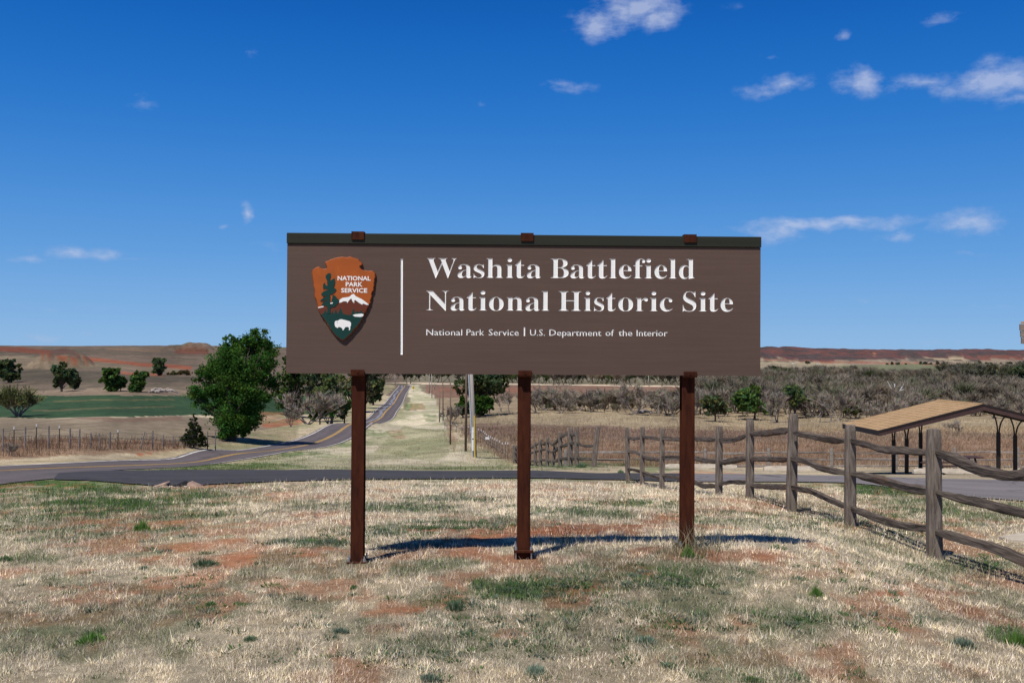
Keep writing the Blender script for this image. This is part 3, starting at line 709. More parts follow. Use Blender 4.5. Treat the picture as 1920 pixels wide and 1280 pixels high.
GLYPHS = r'''{"B":{"W":[[171,-11,32,393,27,407,21,419,15,427,8,433,-2,437,-15,439,-15,455,181,455,181,439,168,438,157,435,150,432,145,427,141,420,140,410,141,400,144,387,148,373,223,153,301,353,286,399,281,413,274,423,267,429,258,434,245,437,229,439,229,455,439,455,439,439,413,436,398,427,393,412,394,405,396,397,399,386,474,166,541,369,545,384,548,397,549,406,547,417,544,425,538,430,529,434,518,437,503,439,503,455,624,455,624,439,612,435,602,429,594,421,588,410,581,396,575,379,446,-11,428,-11,316,309,190,-11]],"a":[[255,-10,226,-5,208,10,200,35,168,11,133,-4,95,-9,74,-6,55,0,40,11,29,26,22,43,20,63,25,91,39,115,63,136,98,155,143,173,199,190,199,241,197,258,193,272,187,282,177,290,164,294,148,296,123,293,109,286,104,274,105,270,108,264,113,257,119,248,122,239,123,231,121,220,117,210,110,202,100,196,90,192,77,191,64,192,54,196,45,203,38,212,34,223,33,236,35,252,40,266,49,278,62,290,77,300,95,308,115,314,137,317,162,318,205,315,239,307,263,292,280,271,290,244,293,210,293,62,293,52,294,45,295,40,297,37,300,35,304,34,309,35,314,38,320,42,329,28,306,7,281,-6],[151,34,158,34,165,37,174,41,183,47,191,54,199,63,199,169,154,151,127,123,118,84,122,56,133,39]],"s":[[151,-10,132,-8,111,-3,87,6,82,8,78,8,73,9,64,7,56,1,51,-9,36,-9,36,105,53,105,61,79,72,57,87,39,103,26,121,17,140,15,156,16,168,20,179,27,186,35,191,46,192,58,188,76,176,92,156,105,107,130,85,142,68,155,54,169,45,185,39,202,37,220,40,247,49,270,65,291,86,306,111,316,141,319,149,319,157,318,166,316,176,314,187,311,199,308,201,307,204,307,206,306,209,305,211,305,213,305,220,306,226,311,230,319,244,319,244,222,228,222,220,244,209,262,196,277,182,288,166,294,149,296,136,295,125,292,116,286,110,278,106,269,105,259,106,249,109,240,115,232,123,225,134,218,146,212,191,189,212,178,229,165,241,151,250,136,255,117,257,95,254,65,244,39,228,18,206,2,181,-7]],"h":[[18,0,18,16,30,17,39,21,45,26,49,33,52,43,52,56,52,399,52,412,49,422,46,429,40,435,31,438,19,440,19,455,148,455,148,267,175,295,207,313,243,318,292,306,321,271,330,212,330,56,331,43,333,33,337,26,343,21,352,17,363,16,363,0,202,0,202,16,207,16,223,21,232,34,235,56,235,217,234,234,232,247,229,258,223,265,215,270,203,271,183,267,164,255,148,235,148,56,148,43,151,33,154,26,160,21,168,17,180,16,180,0]],"i":[[101,362,87,364,75,368,65,376,57,387,52,399,50,412,52,426,57,438,65,449,75,457,87,462,101,463,114,462,126,457,137,449,145,438,150,426,151,412,149,399,145,387,136,376,126,368,114,364],[18,0,18,16,30,18,39,21,45,26,49,32,52,43,52,56,52,252,52,267,50,278,47,285,41,289,32,292,20,293,21,310,148,310,148,56,149,43,151,33,154,26,160,21,168,18,180,16,180,0]],"t":[[124,-9,99,-7,80,-1,66,10,56,26,50,46,48,71,48,279,20,279,20,300,46,324,68,347,88,369,105,389,118,407,129,424,144,424,144,310,208,310,208,279,144,279,144,82,145,69,147,59,149,51,154,45,160,41,168,40,183,44,195,56,206,75,222,66,198,24,165,-1]],"B":[[16,0,16,17,36,20,52,25,62,32,69,44,73,60,75,82,75,369,74,386,72,401,69,412,65,421,59,428,51,433,41,436,30,438,15,439,15,455,220,455,318,444,377,409,396,351,384,302,348,268,287,247,360,223,404,185,418,132,413,93,397,61,371,35,335,15,291,4,238,0],[182,252,188,252,220,254,245,261,263,272,275,290,282,314,285,345,283,373,278,395,269,412,257,424,239,431,216,434,203,433,193,430,188,425,185,417,183,406,182,391],[222,24,248,27,268,35,283,49,293,69,299,95,301,128,298,162,290,188,277,208,258,221,231,228,197,231,182,231,182,65,183,51,186,41,190,33,198,28,208,25]],"l":[[18,0,18,16,30,18,39,21,45,26,49,32,52,43,52,56,52,398,52,411,50,421,47,429,42,434,33,438,20,439,20,455,148,455,148,56,149,43,151,33,154,26,160,21,168,18,180,16,180,0]],"e":[[154,-10,129,-8,106,-1,85,10,66,26,50,45,37,69,27,95,21,125,19,157,21,187,28,215,38,240,51,263,68,282,87,298,109,309,132,316,157,318,193,314,224,301,249,280,268,251,279,216,283,173,283,166,117,166,127,97,154,56,199,42,225,47,248,62,270,86,285,73,248,27,205,-1],[116,192,201,192,201,215,201,241,198,261,193,277,186,288,175,295,161,297,136,286,121,255,116,203]],"f":[[15,0,15,16,25,17,34,19,40,22,44,25,47,30,50,35,51,42,52,55,52,73,52,277,16,277,16,310,52,310,52,353,56,386,67,413,85,436,109,452,139,461,174,465,200,463,222,456,240,446,253,432,261,417,263,400,262,386,258,375,252,367,244,360,235,357,224,355,213,356,203,360,195,365,189,372,186,381,185,391,186,400,188,410,193,420,194,422,195,424,196,426,197,429,197,431,197,433,196,438,190,442,180,443,168,442,159,437,153,430,150,419,148,406,148,390,148,310,203,310,203,277,148,277,148,65,149,47,152,34,158,26,167,20,181,17,199,16,199,0]],"d":[[140,-10,117,-8,97,-1,78,10,61,26,47,44,35,66,26,91,21,118,19,147,21,180,27,210,36,237,48,261,63,281,81,297,101,309,123,316,146,318,175,314,201,301,223,280,223,401,222,413,218,423,212,430,203,435,191,438,176,439,176,455,319,455,319,75,320,60,322,49,325,41,330,35,340,30,353,28,353,11,315,8,271,1,223,-10,223,39,201,12,173,-5],[171,28,182,30,192,34,202,41,211,51,218,62,223,76,223,242,220,252,214,262,206,270,196,276,186,279,174,281,155,277,141,267,130,250,123,225,119,193,118,153,119,115,123,83,130,58,140,42,153,32]],"N":[[403,-11,107,350,107,79,108,57,112,42,119,31,129,24,145,20,167,17,167,0,18,0,18,17,33,18,45,20,54,23,61,27,67,33,71,41,74,51,75,64,76,79,76,388,56,412,43,427,36,433,31,435,25,437,18,439,18,455,156,455,391,169,391,377,390,392,389,404,386,414,382,421,376,427,369,431,359,435,346,437,331,439,331,455,480,455,480,439,459,436,443,432,433,425,427,414,423,398,422,377,422,-11]],"o":[[169,-10,140,-8,114,-1,90,11,69,27,52,47,38,70,27,96,21,124,19,154,21,184,27,213,38,239,52,262,69,281,90,297,114,309,140,316,168,318,196,316,222,309,245,298,266,282,283,263,298,240,308,214,315,185,317,154,315,123,308,94,298,69,284,46,266,26,245,11,222,-1,197,-8],[169,11,186,14,199,24,209,39,212,50,215,64,217,81,219,102,219,126,220,154,218,206,214,245,208,271,198,286,185,296,169,299,151,296,138,286,128,271,122,245,118,206,117,154,117,127,118,103,120,82,122,64,125,50,128,39,138,24,152,14]],"n":[[18,0,18,16,30,17,39,21,45,26,49,33,52,43,52,56,52,253,52,266,49,276,46,284,40,289,31,293,19,294,19,310,148,310,148,267,175,296,207,313,243,318,292,306,321,271,330,212,330,56,331,43,333,33,337,26,343,21,352,17,363,16,363,0,202,0,202,16,207,16,223,21,232,34,235,56,235,217,234,234,232,247,229,258,223,265,215,270,203,271,183,267,164,255,148,235,148,56,148,43,151,33,154,26,160,21,168,17,180,16,180,0]],"H":[[15,0,15,17,36,20,52,24,62,32,69,43,73,59,75,81,75,379,73,398,69,413,62,424,51,431,36,436,16,439,16,455,242,455,242,439,227,437,214,435,204,432,197,428,191,422,187,415,184,406,183,394,182,379,182,251,342,251,342,379,341,394,340,406,337,415,334,422,328,428,320,432,310,435,298,437,282,439,282,455,507,455,507,439,486,436,471,431,461,424,454,414,451,399,449,379,449,81,451,60,455,44,461,33,471,25,487,20,507,17,507,0,282,0,282,17,303,20,318,24,329,31,336,41,340,58,342,81,342,221,182,221,182,81,183,59,187,43,194,32,205,24,221,20,242,17,242,0]],"r":[[18,0,18,16,30,18,39,21,45,26,49,32,52,43,52,56,52,252,52,267,50,278,46,285,41,289,32,292,20,293,21,310,146,310,146,252,158,272,172,288,187,301,203,311,218,316,233,318,250,317,264,312,275,304,283,293,288,281,289,266,288,254,284,243,278,234,270,228,260,224,248,222,237,223,229,226,222,231,217,237,212,243,207,250,202,255,196,259,189,260,179,258,171,252,162,241,155,228,151,211,149,192,149,56,150,42,153,32,159,25,167,21,180,18,197,16,197,0]],"c":[[156,-10,131,-8,108,-1,87,11,67,26,51,45,38,68,28,93,21,120,19,150,22,181,29,210,40,237,55,260,74,280,96,297,120,309,146,317,175,319,204,317,230,310,250,298,265,283,274,265,277,245,276,233,272,223,266,215,258,209,248,205,236,204,214,209,201,225,196,251,196,254,196,258,197,261,197,265,197,268,197,271,194,286,185,294,169,297,138,285,118,248,112,187,115,142,123,105,137,76,156,55,178,42,204,38,227,42,250,53,271,72,285,60,248,21,205,-2]],"S":[[43,-11,43,158,62,158,75,113,91,77,111,50,136,30,164,19,197,15,220,17,241,24,257,36,269,51,276,69,279,89,273,117,255,140,225,160,163,191,127,210,99,231,77,253,62,276,53,302,50,332,52,358,57,381,67,403,80,421,96,437,115,449,136,459,160,464,185,466,199,466,213,464,229,461,246,458,264,453,282,448,286,447,289,446,291,446,294,445,297,445,300,445,310,447,317,454,320,466,339,466,339,319,322,319,315,343,305,365,293,385,280,402,265,417,248,429,231,438,213,443,194,445,173,443,155,437,140,426,128,413,122,398,120,380,121,364,127,349,137,336,151,325,168,314,189,303,253,273,279,260,300,247,317,233,331,219,342,204,350,188,355,171,358,153,359,133,357,106,350,80,339,58,323,38,304,21,281,8,254,-2,225,-8,192,-10,181,-10,170,-9,158,-8,147,-6,136,-3,126,1,115,4,106,7,98,9,92,11,88,12,85,12,78,12,73,10,69,7,66,3,64,-3,61,-11]]},"S":{"National":[[706,682,614,682,614,154,152,682,74,682,74,0,166,0,166,525,622,0,706,0],[1192,80,1164,62,1145,56,1132,61,1128,79,1128,310,1081,422,965,458,879,443,816,397,816,300,885,356,958,374,1019,356,1039,295,1039,271,960,243,857,196,807,101,837,24,917,-9,978,2,1038,37,1060,2,1106,-9,1144,-2,1192,26],[1039,91,1002,64,961,54,915,72,897,117,940,180,1039,222],[1375,542,1208,379,1208,369,1286,369,1286,132,1323,31,1432,-9,1485,0,1540,21,1540,104,1488,79,1439,71,1397,85,1375,139,1375,369,1517,369,1517,449,1375,449],[1695,449,1606,449,1606,0,1695,0],[1704,585,1688,622,1651,638,1614,622,1598,585,1614,548,1651,532,1688,548],[2033,458,1864,392,1796,229,1863,58,2033,-9,2208,57,2276,229,2207,393],[2032,378,2142,336,2185,228,2144,113,2032,71,1927,114,1887,229,1928,336],[2462,449,2373,449,2373,0,2462,0,2462,322,2519,372,2574,387,2638,357,2662,278,2662,0,2751,0,2751,277,2706,414,2598,458,2525,440,2464,390,2462,390],[3223,80,3195,62,3176,56,3163,61,3159,79,3159,310,3112,422,2996,458,2910,443,2847,397,2847,300,2916,356,2989,374,3050,356,3070,295,3070,271,2991,243,2888,196,2838,101,2868,24,2948,-9,3009,2,3069,37,3091,2,3137,-9,3175,-2,3223,26],[3070,91,3033,64,2992,54,2946,72,2928,117,2971,180,3070,222],[3393,682,3304,682,3304,0,3393,0]],"Park":[[70,682,70,0,168,0,168,295,270,295,444,350,500,486,447,625,283,682],[168,594,283,594,374,561,399,490,366,411,279,383,168,383],[921,80,893,62,874,56,861,61,857,79,857,310,810,422,694,458,608,443,545,397,545,300,614,356,687,374,748,356,768,295,768,271,689,243,586,196,536,101,566,24,646,-9,707,2,767,37,789,2,835,-9,873,-2,921,26],[768,91,731,64,690,54,644,72,626,117,669,180,768,222],[1006,449,1006,0,1095,0,1095,235,1127,333,1204,373,1243,361,1287,329,1334,406,1280,445,1227,458,1163,432,1097,346,1095,346,1095,449],[1793,449,1687,449,1488,229,1713,0,1833,0,1601,229],[1484,682,1395,682,1395,0,1484,0]],"Service":[[399,643,325,679,247,691,97,642,40,509,188,320,335,165,308,108,224,79,128,105,44,178,44,54,133,6,235,-9,372,43,426,176,279,381,131,522,161,581,239,603,315,588,399,532],[896,130,818,90,739,76,637,110,588,211,904,211,851,397,709,458,558,395,499,230,556,64,717,-9,815,4,896,44],[590,270,630,352,711,381,786,351,816,270],[1006,449,1006,0,1095,0,1095,235,1127,333,1204,373,1243,361,1287,329,1334,406,1280,445,1227,458,1163,432,1097,346,1095,346,1095,449],[1539,-9,1569,-9,1767,449,1672,449,1554,173,1433,449,1336,449],[1925,449,1836,449,1836,0,1925,0],[1934,585,1918,622,1881,638,1844,622,1828,585,1844,548,1881,532,1918,548],[2383,427,2321,450,2253,458,2091,393,2031,216,2095,54,2259,-9,2332,-1,2393,17,2393,105,2331,83,2274,75,2164,115,2122,224,2160,334,2259,376,2317,367,2383,332],[2866,130,2788,90,2709,76,2607,110,2558,211,2874,211,2821,397,2679,458,2528,395,2469,230,2526,64,2687,-9,2785,4,2866,44],[2560,270,2600,352,2681,381,2756,351,2786,270]],"U.S.":[[648,682,550,682,550,285,542,200,507,136,444,97,347,81,266,95,200,139,168,192,159,279,159,682,61,682,61,258,149,55,345,-9,573,67,648,268],[817,111,775,93,757,51,775,9,817,-9,859,9,877,51,859,93],[1326,643,1252,679,1174,691,1024,642,967,509,1115,320,1262,165,1235,108,1151,79,1055,105,971,178,971,54,1060,6,1162,-9,1299,43,1353,176,1206,381,1058,522,1088,581,1166,603,1242,588,1326,532],[1494,111,1452,93,1434,51,1452,9,1494,-9,1536,9,1554,51,1536,93]],"Department":[[76,0,342,0,607,105,704,341,617,572,341,682,76,682],[174,594,325,594,536,519,603,341,550,183,330,88,174,88],[1188,130,1110,90,1031,76,929,110,880,211,1196,211,1143,397,1001,458,850,395,791,230,848,64,1009,-9,1107,4,1188,44],[882,270,922,352,1003,381,1078,351,1108,270],[1375,11,1422,-4,1465,-9,1629,55,1693,221,1628,391,1440,449,1286,449,1286,-230,1375,-230],[1375,369,1456,369,1565,330,1602,222,1562,114,1459,71,1417,76,1375,91],[2140,80,2112,62,2093,56,2080,61,2076,79,2076,310,2029,422,1913,458,1827,443,1764,397,1764,300,1833,356,1906,374,1967,356,1987,295,1987,271,1908,243,1805,196,1755,101,1785,24,1865,-9,1926,2,1986,37,2008,2,2054,-9,2092,-2,2140,26],[1987,91,1950,64,1909,54,1863,72,1845,117,1888,180,1987,222],[2225,449,2225,0,2314,0,2314,235,2346,333,2423,373,2462,361,2506,329,2553,406,2499,445,2446,458,2382,432,2316,346,2314,346,2314,449],[2719,542,2552,379,2552,369,2630,369,2630,132,2667,31,2776,-9,2829,0,2884,21,2884,104,2832,79,2783,71,2741,85,2719,139,2719,369,2861,369,2861,449,2719,449],[2944,449,2944,0,3033,0,3033,326,3086,371,3145,383,3202,358,3226,279,3226,0,3315,0,3315,326,3366,367,3415,383,3481,356,3508,278,3508,0,3597,0,3597,282,3557,410,3448,458,3364,434,3298,377,3241,437,3164,458,3100,441,3033,390,3033,449],[4094,130,4016,90,3937,76,3835,110,3786,211,4102,211,4049,397,3907,458,3756,395,3697,230,3753,64,3915,-9,4013,4,4094,44],[3788,270,3828,352,3909,381,3984,351,4014,270],[4285,449,4196,449,4196,0,4285,0,4285,322,4342,372,4397,387,4461,357,4485,278,4485,0,4574,0,4574,277,4529,414,4421,458,4348,440,4287,390,4285,390],[4802,542,4635,379,4635,369,4713,369,4713,132,4750,31,4859,-9,4912,0,4967,21,4967,104,4915,79,4866,71,4824,85,4802,139,4802,369,4944,369,4944,449,4802,449]],"of":[[273,458,104,392,36,229,103,58,273,-9,449,57,516,229,447,393],[272,378,382,336,425,228,384,113,272,71,167,114,127,229,168,336],[848,682,750,688,681,648,639,585,624,482,624,449,561,449,561,369,624,369,624,0,713,0,713,369,794,369,794,449,713,449,713,492,734,573,808,603,828,601,848,595]],"the":[[167,542,0,379,0,369,78,369,78,132,115,31,224,-9,277,0,332,21,332,104,280,79,231,71,189,85,167,139,167,369,309,369,309,449,167,449],[483,682,394,682,394,0,483,0,483,322,540,372,595,387,659,357,683,278,683,0,772,0,772,275,729,413,619,458,546,440,485,390,483,390],[1271,130,1193,90,1114,76,1012,110,963,211,1279,211,1226,397,1084,458,933,395,874,230,931,64,1092,-9,1190,4,1271,44],[965,270,1005,352,1086,381,1161,351,1191,270]],"Interior":[[174,682,76,682,76,0,174,0],[400,449,311,449,311,0,400,0,400,322,457,372,512,387,576,357,600,278,600,0,689,0,689,277,644,414,536,458,463,440,402,390,400,390],[917,542,750,379,750,369,828,369,828,132,865,31,974,-9,1027,0,1082,21,1082,104,1030,79,981,71,939,85,917,139,917,369,1059,369,1059,449,917,449],[1521,130,1443,90,1364,76,1262,110,1213,211,1529,211,1476,397,1334,458,1182,395,1124,230,1180,64,1342,-9,1440,4,1521,44],[1215,270,1254,352,1336,381,1411,351,1441,270],[1631,449,1631,0,1720,0,1720,235,1752,333,1829,373,1868,361,1912,329,1959,406,1905,445,1852,458,1788,432,1722,346,1720,346,1720,449],[2112,449,2023,449,2023,0,2112,0],[2121,585,2105,622,2068,638,2031,622,2015,585,2031,548,2068,532,2105,548],[2450,458,2281,392,2213,229,2280,58,2450,-9,2626,57,2693,229,2624,393],[2449,378,2559,336,2602,228,2561,113,2449,71,2344,114,2304,229,2345,336],[2798,449,2798,0,2887,0,2887,235,2919,333,2996,373,3035,361,3079,329,3126,406,3072,445,3019,458,2955,432,2889,346,2887,346,2887,449]],"NATIONAL":[[706,682,614,682,614,154,152,682,74,682,74,0,166,0,166,525,622,0,706,0],[1143,686,1074,686,781,0,881,0,967,201,1257,201,1348,0,1448,0],[1107,536,1217,289,1005,289],[2035,682,1465,682,1465,594,1701,594,1701,0,1799,0,1799,594,2035,594],[2226,682,2128,682,2128,0,2226,0],[2347,341,2445,97,2711,-9,2982,97,3080,341,2981,587,2713,691,2447,587],[2448,341,2523,527,2713,601,2903,527,2979,341,2903,155,2713,81,2523,155],[3831,682,3739,682,3739,154,3277,682,3199,682,3199,0,3291,0,3291,525,3747,0,3831,0],[4268,686,4199,686,3906,0,4006,0,4092,201,4382,201,4473,0,4573,0],[4232,536,4342,289,4130,289],[4745,682,4647,682,4647,0,5053,0,5053,88,4745,88]],"PARK":[[70,682,70,0,168,0,168,295,270,295,444,350,500,486,447,625,283,682],[168,594,283,594,374,561,399,490,366,411,279,383,168,383],[872,686,803,686,510,0,610,0,696,201,986,201,1077,0,1177,0],[836,536,946,289,734,289],[1254,682,1254,0,1352,0,1352,296,1393,296,1469,271,1574,140,1664,0,1781,0,1728,74,1688,135,1616,246,1536,324,1620,389,1650,491,1590,631,1426,682],[1352,598,1415,598,1517,571,1549,495,1522,418,1415,384,1352,384],[2066,359,2363,682,2241,682,1954,370,1954,682,1856,682,1856,0,1954,0,1954,337,2301,0,2436,0]],"SERVICE":[[399,643,325,679,247,691,97,642,40,509,188,320,335,165,308,108,224,79,128,105,44,178,44,54,133,6,235,-9,372,43,426,176,279,381,131,522,161,581,239,603,315,588,399,532],[920,682,533,682,533,0,929,0,929,88,631,88,631,300,910,300,910,388,631,388,631,594,920,594],[1035,682,1035,0,1133,0,1133,296,1174,296,1250,271,1355,140,1445,0,1562,0,1509,74,1469,135,1397,246,1317,324,1401,389,1431,491,1371,631,1207,682],[1133,598,1196,598,1298,571,1330,495,1303,418,1196,384,1133,384],[2166,682,2069,682,1865,203,1660,682,1562,682,1857,-6,1877,-6],[2340,682,2242,682,2242,0,2340,0],[3072,635,2946,678,2838,691,2570,589,2464,331,2552,107,2832,-9,2971,8,3079,51,3079,158,2960,101,2841,81,2641,153,2565,340,2643,527,2837,601,2953,584,3072,530],[3586,682,3199,682,3199,0,3595,0,3595,88,3297,88,3297,300,3576,300,3576,388,3297,388,3297,594,3586,594]]}}'''

# ------------------------------------------------------------------ the park sign
from mathutils.geometry import tessellate_polygon
SA = R(1.2)
S0 = P(982, 570, 7.70)
U = np.array([math.cos(SA), math.sin(SA), 0]); NB = np.array([-math.sin(SA), math.cos(SA), 0])
def bp(px, py):
    r = ray(px, py); t = np.dot(S0, NB)/np.dot(r, NB); q = r*t - S0
    return (float(np.dot(q, U)), float(q[2]))
SIGN_BASE = Vector((S0[0], S0[1], 0)); SIGN_BASE.z = z1(S0[0], S0[1])
ZB = S0[2] - SIGN_BASE.z           # local z of the reference point
def L(px, py): a, b = bp(px, py); return (a, b+ZB)
sign = empty('park_sign', SIGN_BASE, SA, 'wide brown carved park entrance sign on three rusty steel posts', 'sign')
def area(l): return .5*sum(l[i][0]*l[(i+1) % len(l)][1]-l[(i+1) % len(l)][0]*l[i][1] for i in range(len(l)))
def ptin(p, l):
    return bool(inpoly(np.array([p[0]]), np.array([p[1]]), l)[0])
def orient(loops):
    out = []
    for i, l in enumerate(loops):
        depth = sum(ptin(l[0], m_) for j, m_ in enumerate(loops) if j != i)
        ccw = area(l) > 0
        out.append(l if ccw == (depth % 2 == 0) else l[::-1])
    return out
def inset(l, b):
    n = len(l); out = []
    for i in range(n):
        p0, p, p2 = Vector(l[i-1]), Vector(l[i]), Vector(l[(i+1) % n])
        e1 = (p-p0); e2 = (p2-p)
        if e1.length < 1e-7 or e2.length < 1e-7: out.append(tuple(p)); continue
        e1.normalize(); e2.normalize()
        n1 = Vector((-e1.y, e1.x)); n2 = Vector((-e2.y, e2.x)); nn = n1+n2
        if nn.length < .3: nn = n1
        k = b/max(.6, nn.normalized().dot(n1)); nn.normalize()
        out.append((p.x+nn.x*k, p.y+nn.y*k))
    return out
def relief(loops, y0, y1, b=0.0, fill=True):
    """walls from outline at depth y0 to the outline inset by b at depth y1, and a cap there"""
    loops = orient(loops); V = []; F = []; ins = [inset(l, b) if b else l for l in loops]
    for l, q in zip(loops, ins):
        s = len(V); n = len(l)
        V += [(p[0], y0, p[1]) for p in l] + [(p[0], y1, p[1]) for p in q]
        F += [(s+i, s+(i+1) % n, s+n+(i+1) % n, s+n+i) for i in range(n)]
    if fill:
        s = len(V); tv, tf2 = tess(ins)
        V += [(p[0], y1, p[1]) for p in tv]
        F += [tuple(s+i for i in t) for t in tf2]
    return V, F
from mathutils.geometry import delaunay_2d_cdt
def tess(loops):
    pts_ = [Vector(p) for l in loops for p in l]; ed = []; s = 0
    for l in loops:
        n = len(l); ed += [(s+i, s+(i+1) % n) for i in range(n)]; s += n
    vo, eo, fo, _a, _b, _c = delaunay_2d_cdt(pts_, ed, [], 0, 1e-7)
    f = np.array([t for t in fo if len(t) == 3]); v = np.array([tuple(p) for p in vo]); c_ = v[f].mean(1)
    k = np.zeros(len(f), bool)
    for l in loops: k ^= inpoly(c_[:, 0], c_[:, 1], l)
    return [tuple(p) for p in v], [tuple(int(x) for x in t) for t in f[k]]
def groups_of(loops):
    out = [];  tops = [l for i, l in enumerate(loops) if not any(ptin(l[0], m_) for j, m_ in enumerate(loops) if j != i)]
    for t_ in tops: out.append([t_]+[l for l in loops if l is not t_ and ptin(l[0], t_)])
    return out
def rel_obj(name, parts_, matl, parent=None, label=None):
    V = []; F = []
    for v, f in parts_:
        s = len(V); V += v; F += [tuple(s+i for i in q) for q in f]
    me = bpy.data.meshes.new(name); me.from_pydata(V, [], F); me.materials.append(matl); me.update()
    o = obj(name, me, parent)
    if label: o['label'] = label
    return o
G = json.loads(GLYPHS)
def fit(loops, x0, x1, base_px, scale):
    """place glyph loops so that their extent spans photo columns x0..x1 on the board; base_px(y of the baseline)"""
    xs = [l[i] for l in loops for i in range(0, len(l), 2)]
    a, b = min(xs), max(xs)
    X0, zb = L(x0, base_px); X1, _ = L(x1, base_px)
    k = (X1-X0)/(b-a)
    return [[(X0+(l[i]-a)*k, zb+l[i+1]*scale) for i in range(0, len(l), 2)] for l in loops]
line1 = [('W',28,392,0),('a',398,578,0),('s',590,727,0),('h',745,950,0),('i',978,1075,0),('t',1090,1212,0),('a',1230,1408,0),('B',1515,1738,0),('a',1752,1931,0),
         ('t',88,210,1),('t',220,348,1),('l',362,460,1),('e',478,638,1),('f',655,800,1),('i',788,887,1),('e',905,1065,1),('l',1080,1178,1),('d',1198,1393,1)]
line2 = [('N',22,300,0),('a',315,495,0),('t',510,633,0),('i',655,755,0),('o',775,958,0),('n',985,1192,0),('a',1213,1392,0),('l',1405,1505,0),('H',1610,1890,0),
         ('i',60,155,1),('s',180,307,1),('t',328,450,1),('o',470,655,1),('r',680,832,1),('i',850,950,1),('c',970,1130,1),('S',1245,1413,1),('i',1440,1540,1),('t',1555,1678,1),('e',1698,1855,1)]
holes = []
def capscale(loops_name, px_h, cap):  # board metres per font unit
    return px_h/ (FPX/7.72) / cap
scB = 37.0/(FPX/7.72)/455
GD = .0045
for line, b0, b1 in ((line1, 520.4, 522.6), (line2, 581.6, 583.8)):
    for (ch, a, b, z) in line:
        x0 = (795 if z == 0 else 1085)+a/6.4; x1 = (795 if z == 0 else 1085)+b/6.4
        base = b0+(b1-b0)*(x0-800)/560
        lp = fit(G['B'][ch], x0, x1, base, scB)
        lp = [inset(l_, .0021) for l_ in orient(lp)]
        holes += lp
        rel_obj('letter', [relief(lp, 0, GD, .0034)], M['white'], sign)
scS = 11.4/(FPX/7.72)/682
words = [('National',37,312),('Park',345,480),('Service',515,745),('U.S.',832,945),('Department',980,1378),('of',1410,1475),('the',1510,1615),('Interior',1648,1885)]
for (w, a, b) in words:
    x0, x1 = 790+a/4.085, 790+b/4.085
    lp = fit(G['S'][w], x0, x1, 627.9+(x0-800)*1.7/450, scS)
    lp = [inset(l, -.0004) for l in orient(lp)]
    holes += lp
    rel_obj('word', [relief(g_, 0, .003, .0008) for g_ in groups_of(lp)], M['white'], sign)
def rect(x0, y0, x1, y1): return [L(x0, y1), L(x1, y1), L(x1, y0), L(x0, y0)]
bar = [L(750.8, 664.5), L(755, 664.5), L(755.3, 485), L(751.2, 485)]
holes.append(bar); rel_obj('divider_bar', [relief([bar], 0, .006, .0015)], M['white'], sign)
bar2 = [L(981.7, 629.6), L(984.5, 629.6), L(984.6, 612.8), L(981.8, 612.8)]
holes.append(bar2); rel_obj('divider_bar', [relief([bar2], 0, .004, .001)], M['white'], sign)
# board: four stacked planks glued into one panel
(bx0, bz0), (bx1, _) = L(536.3, 699.5), L(1425.6, 702)
bz1 = L(982, 461)[1]; bzt = L(982, 440.5)[1]
TH = .045
m, n, l, b = new_mat('brown_sign_paint')
t = n.new('ShaderNodeTexCoord'); mp = n.new('ShaderNodeMapping'); mp.inputs['Scale'].default_value = (.5, 5, 16); l.new(t.outputs['Object'], mp.inputs[0])
n1_ = n.new('ShaderNodeTexNoise'); n1_.inputs['Scale'].default_value = 2.4; n1_.inputs['Detail'].default_value = 8; n1_.inputs['Roughness'].default_value = .7; l.new(mp.outputs[0], n1_.inputs['Vector'])
n2_ = n.new('ShaderNodeTexNoise'); n2_.inputs['Scale'].default_value = 1.1; n2_.inputs['Detail'].default_value = 3; l.new(t.outputs['Object'], n2_.inputs['Vector'])
ad = n.new('ShaderNodeMath'); ad.operation = 'MULTIPLY_ADD'; ad.inputs[1].default_value = .6; l.new(n2_.outputs[0], ad.inputs[0]); l.new(n1_.outputs[0], ad.inputs[2])
r_ = n.new('ShaderNodeValToRGB'); r_.color_ramp.elements[0].position = .55; r_.color_ramp.elements[1].position = 1.0
r_.color_ramp.elements[0].color = (.086,.056,.047, 1); r_.color_ramp.elements[1].color = (.106,.070,.059, 1); l.new(ad.outputs[0], r_.inputs[0]); l.new(r_.outputs[0], b.inputs['Base Color'])
b.inputs['Roughness'].default_value = .7; b.inputs['Specular IOR Level'].default_value = .14
sz_ = n.new('ShaderNodeSeparateXYZ'); l.new(t.outputs['Object'], sz_.inputs[0])
zr_ = n.new('ShaderNodeMapRange'); zr_.inputs[1].default_value = bz0; zr_.inputs[2].default_value = bz1; l.new(sz_.outputs[2], zr_.inputs[0])
pr_ = n.new('ShaderNodeValToRGB'); pr_.color_ramp.interpolation = 'CONSTANT'
for e_, (p_, v_) in zip([pr_.color_ramp.elements[0], pr_.color_ramp.elements[1]]+[pr_.color_ramp.elements.new(.5) for _ in range(5)], [(0,.525),(.19,.66),(.197,.475),(.45,.49),(.66,.38),(.666,.505),(.85,.485)]): e_.position = p_; e_.color = (v_, v_, v_*.97, 1)
pm_ = n.new('ShaderNodeVectorMath'); pm_.operation = 'MULTIPLY'; l.new(r_.outputs[0], pm_.inputs[0]); l.new(pr_.outputs[0], pm_.inputs[1])
ps_ = n.new('ShaderNodeVectorMath'); ps_.operation = 'SCALE'; ps_.inputs['Scale'].default_value = 2.25; l.new(pm_.outputs[0], ps_.inputs[0]); l.new(ps_.outputs[0], b.inputs['Base Color'])
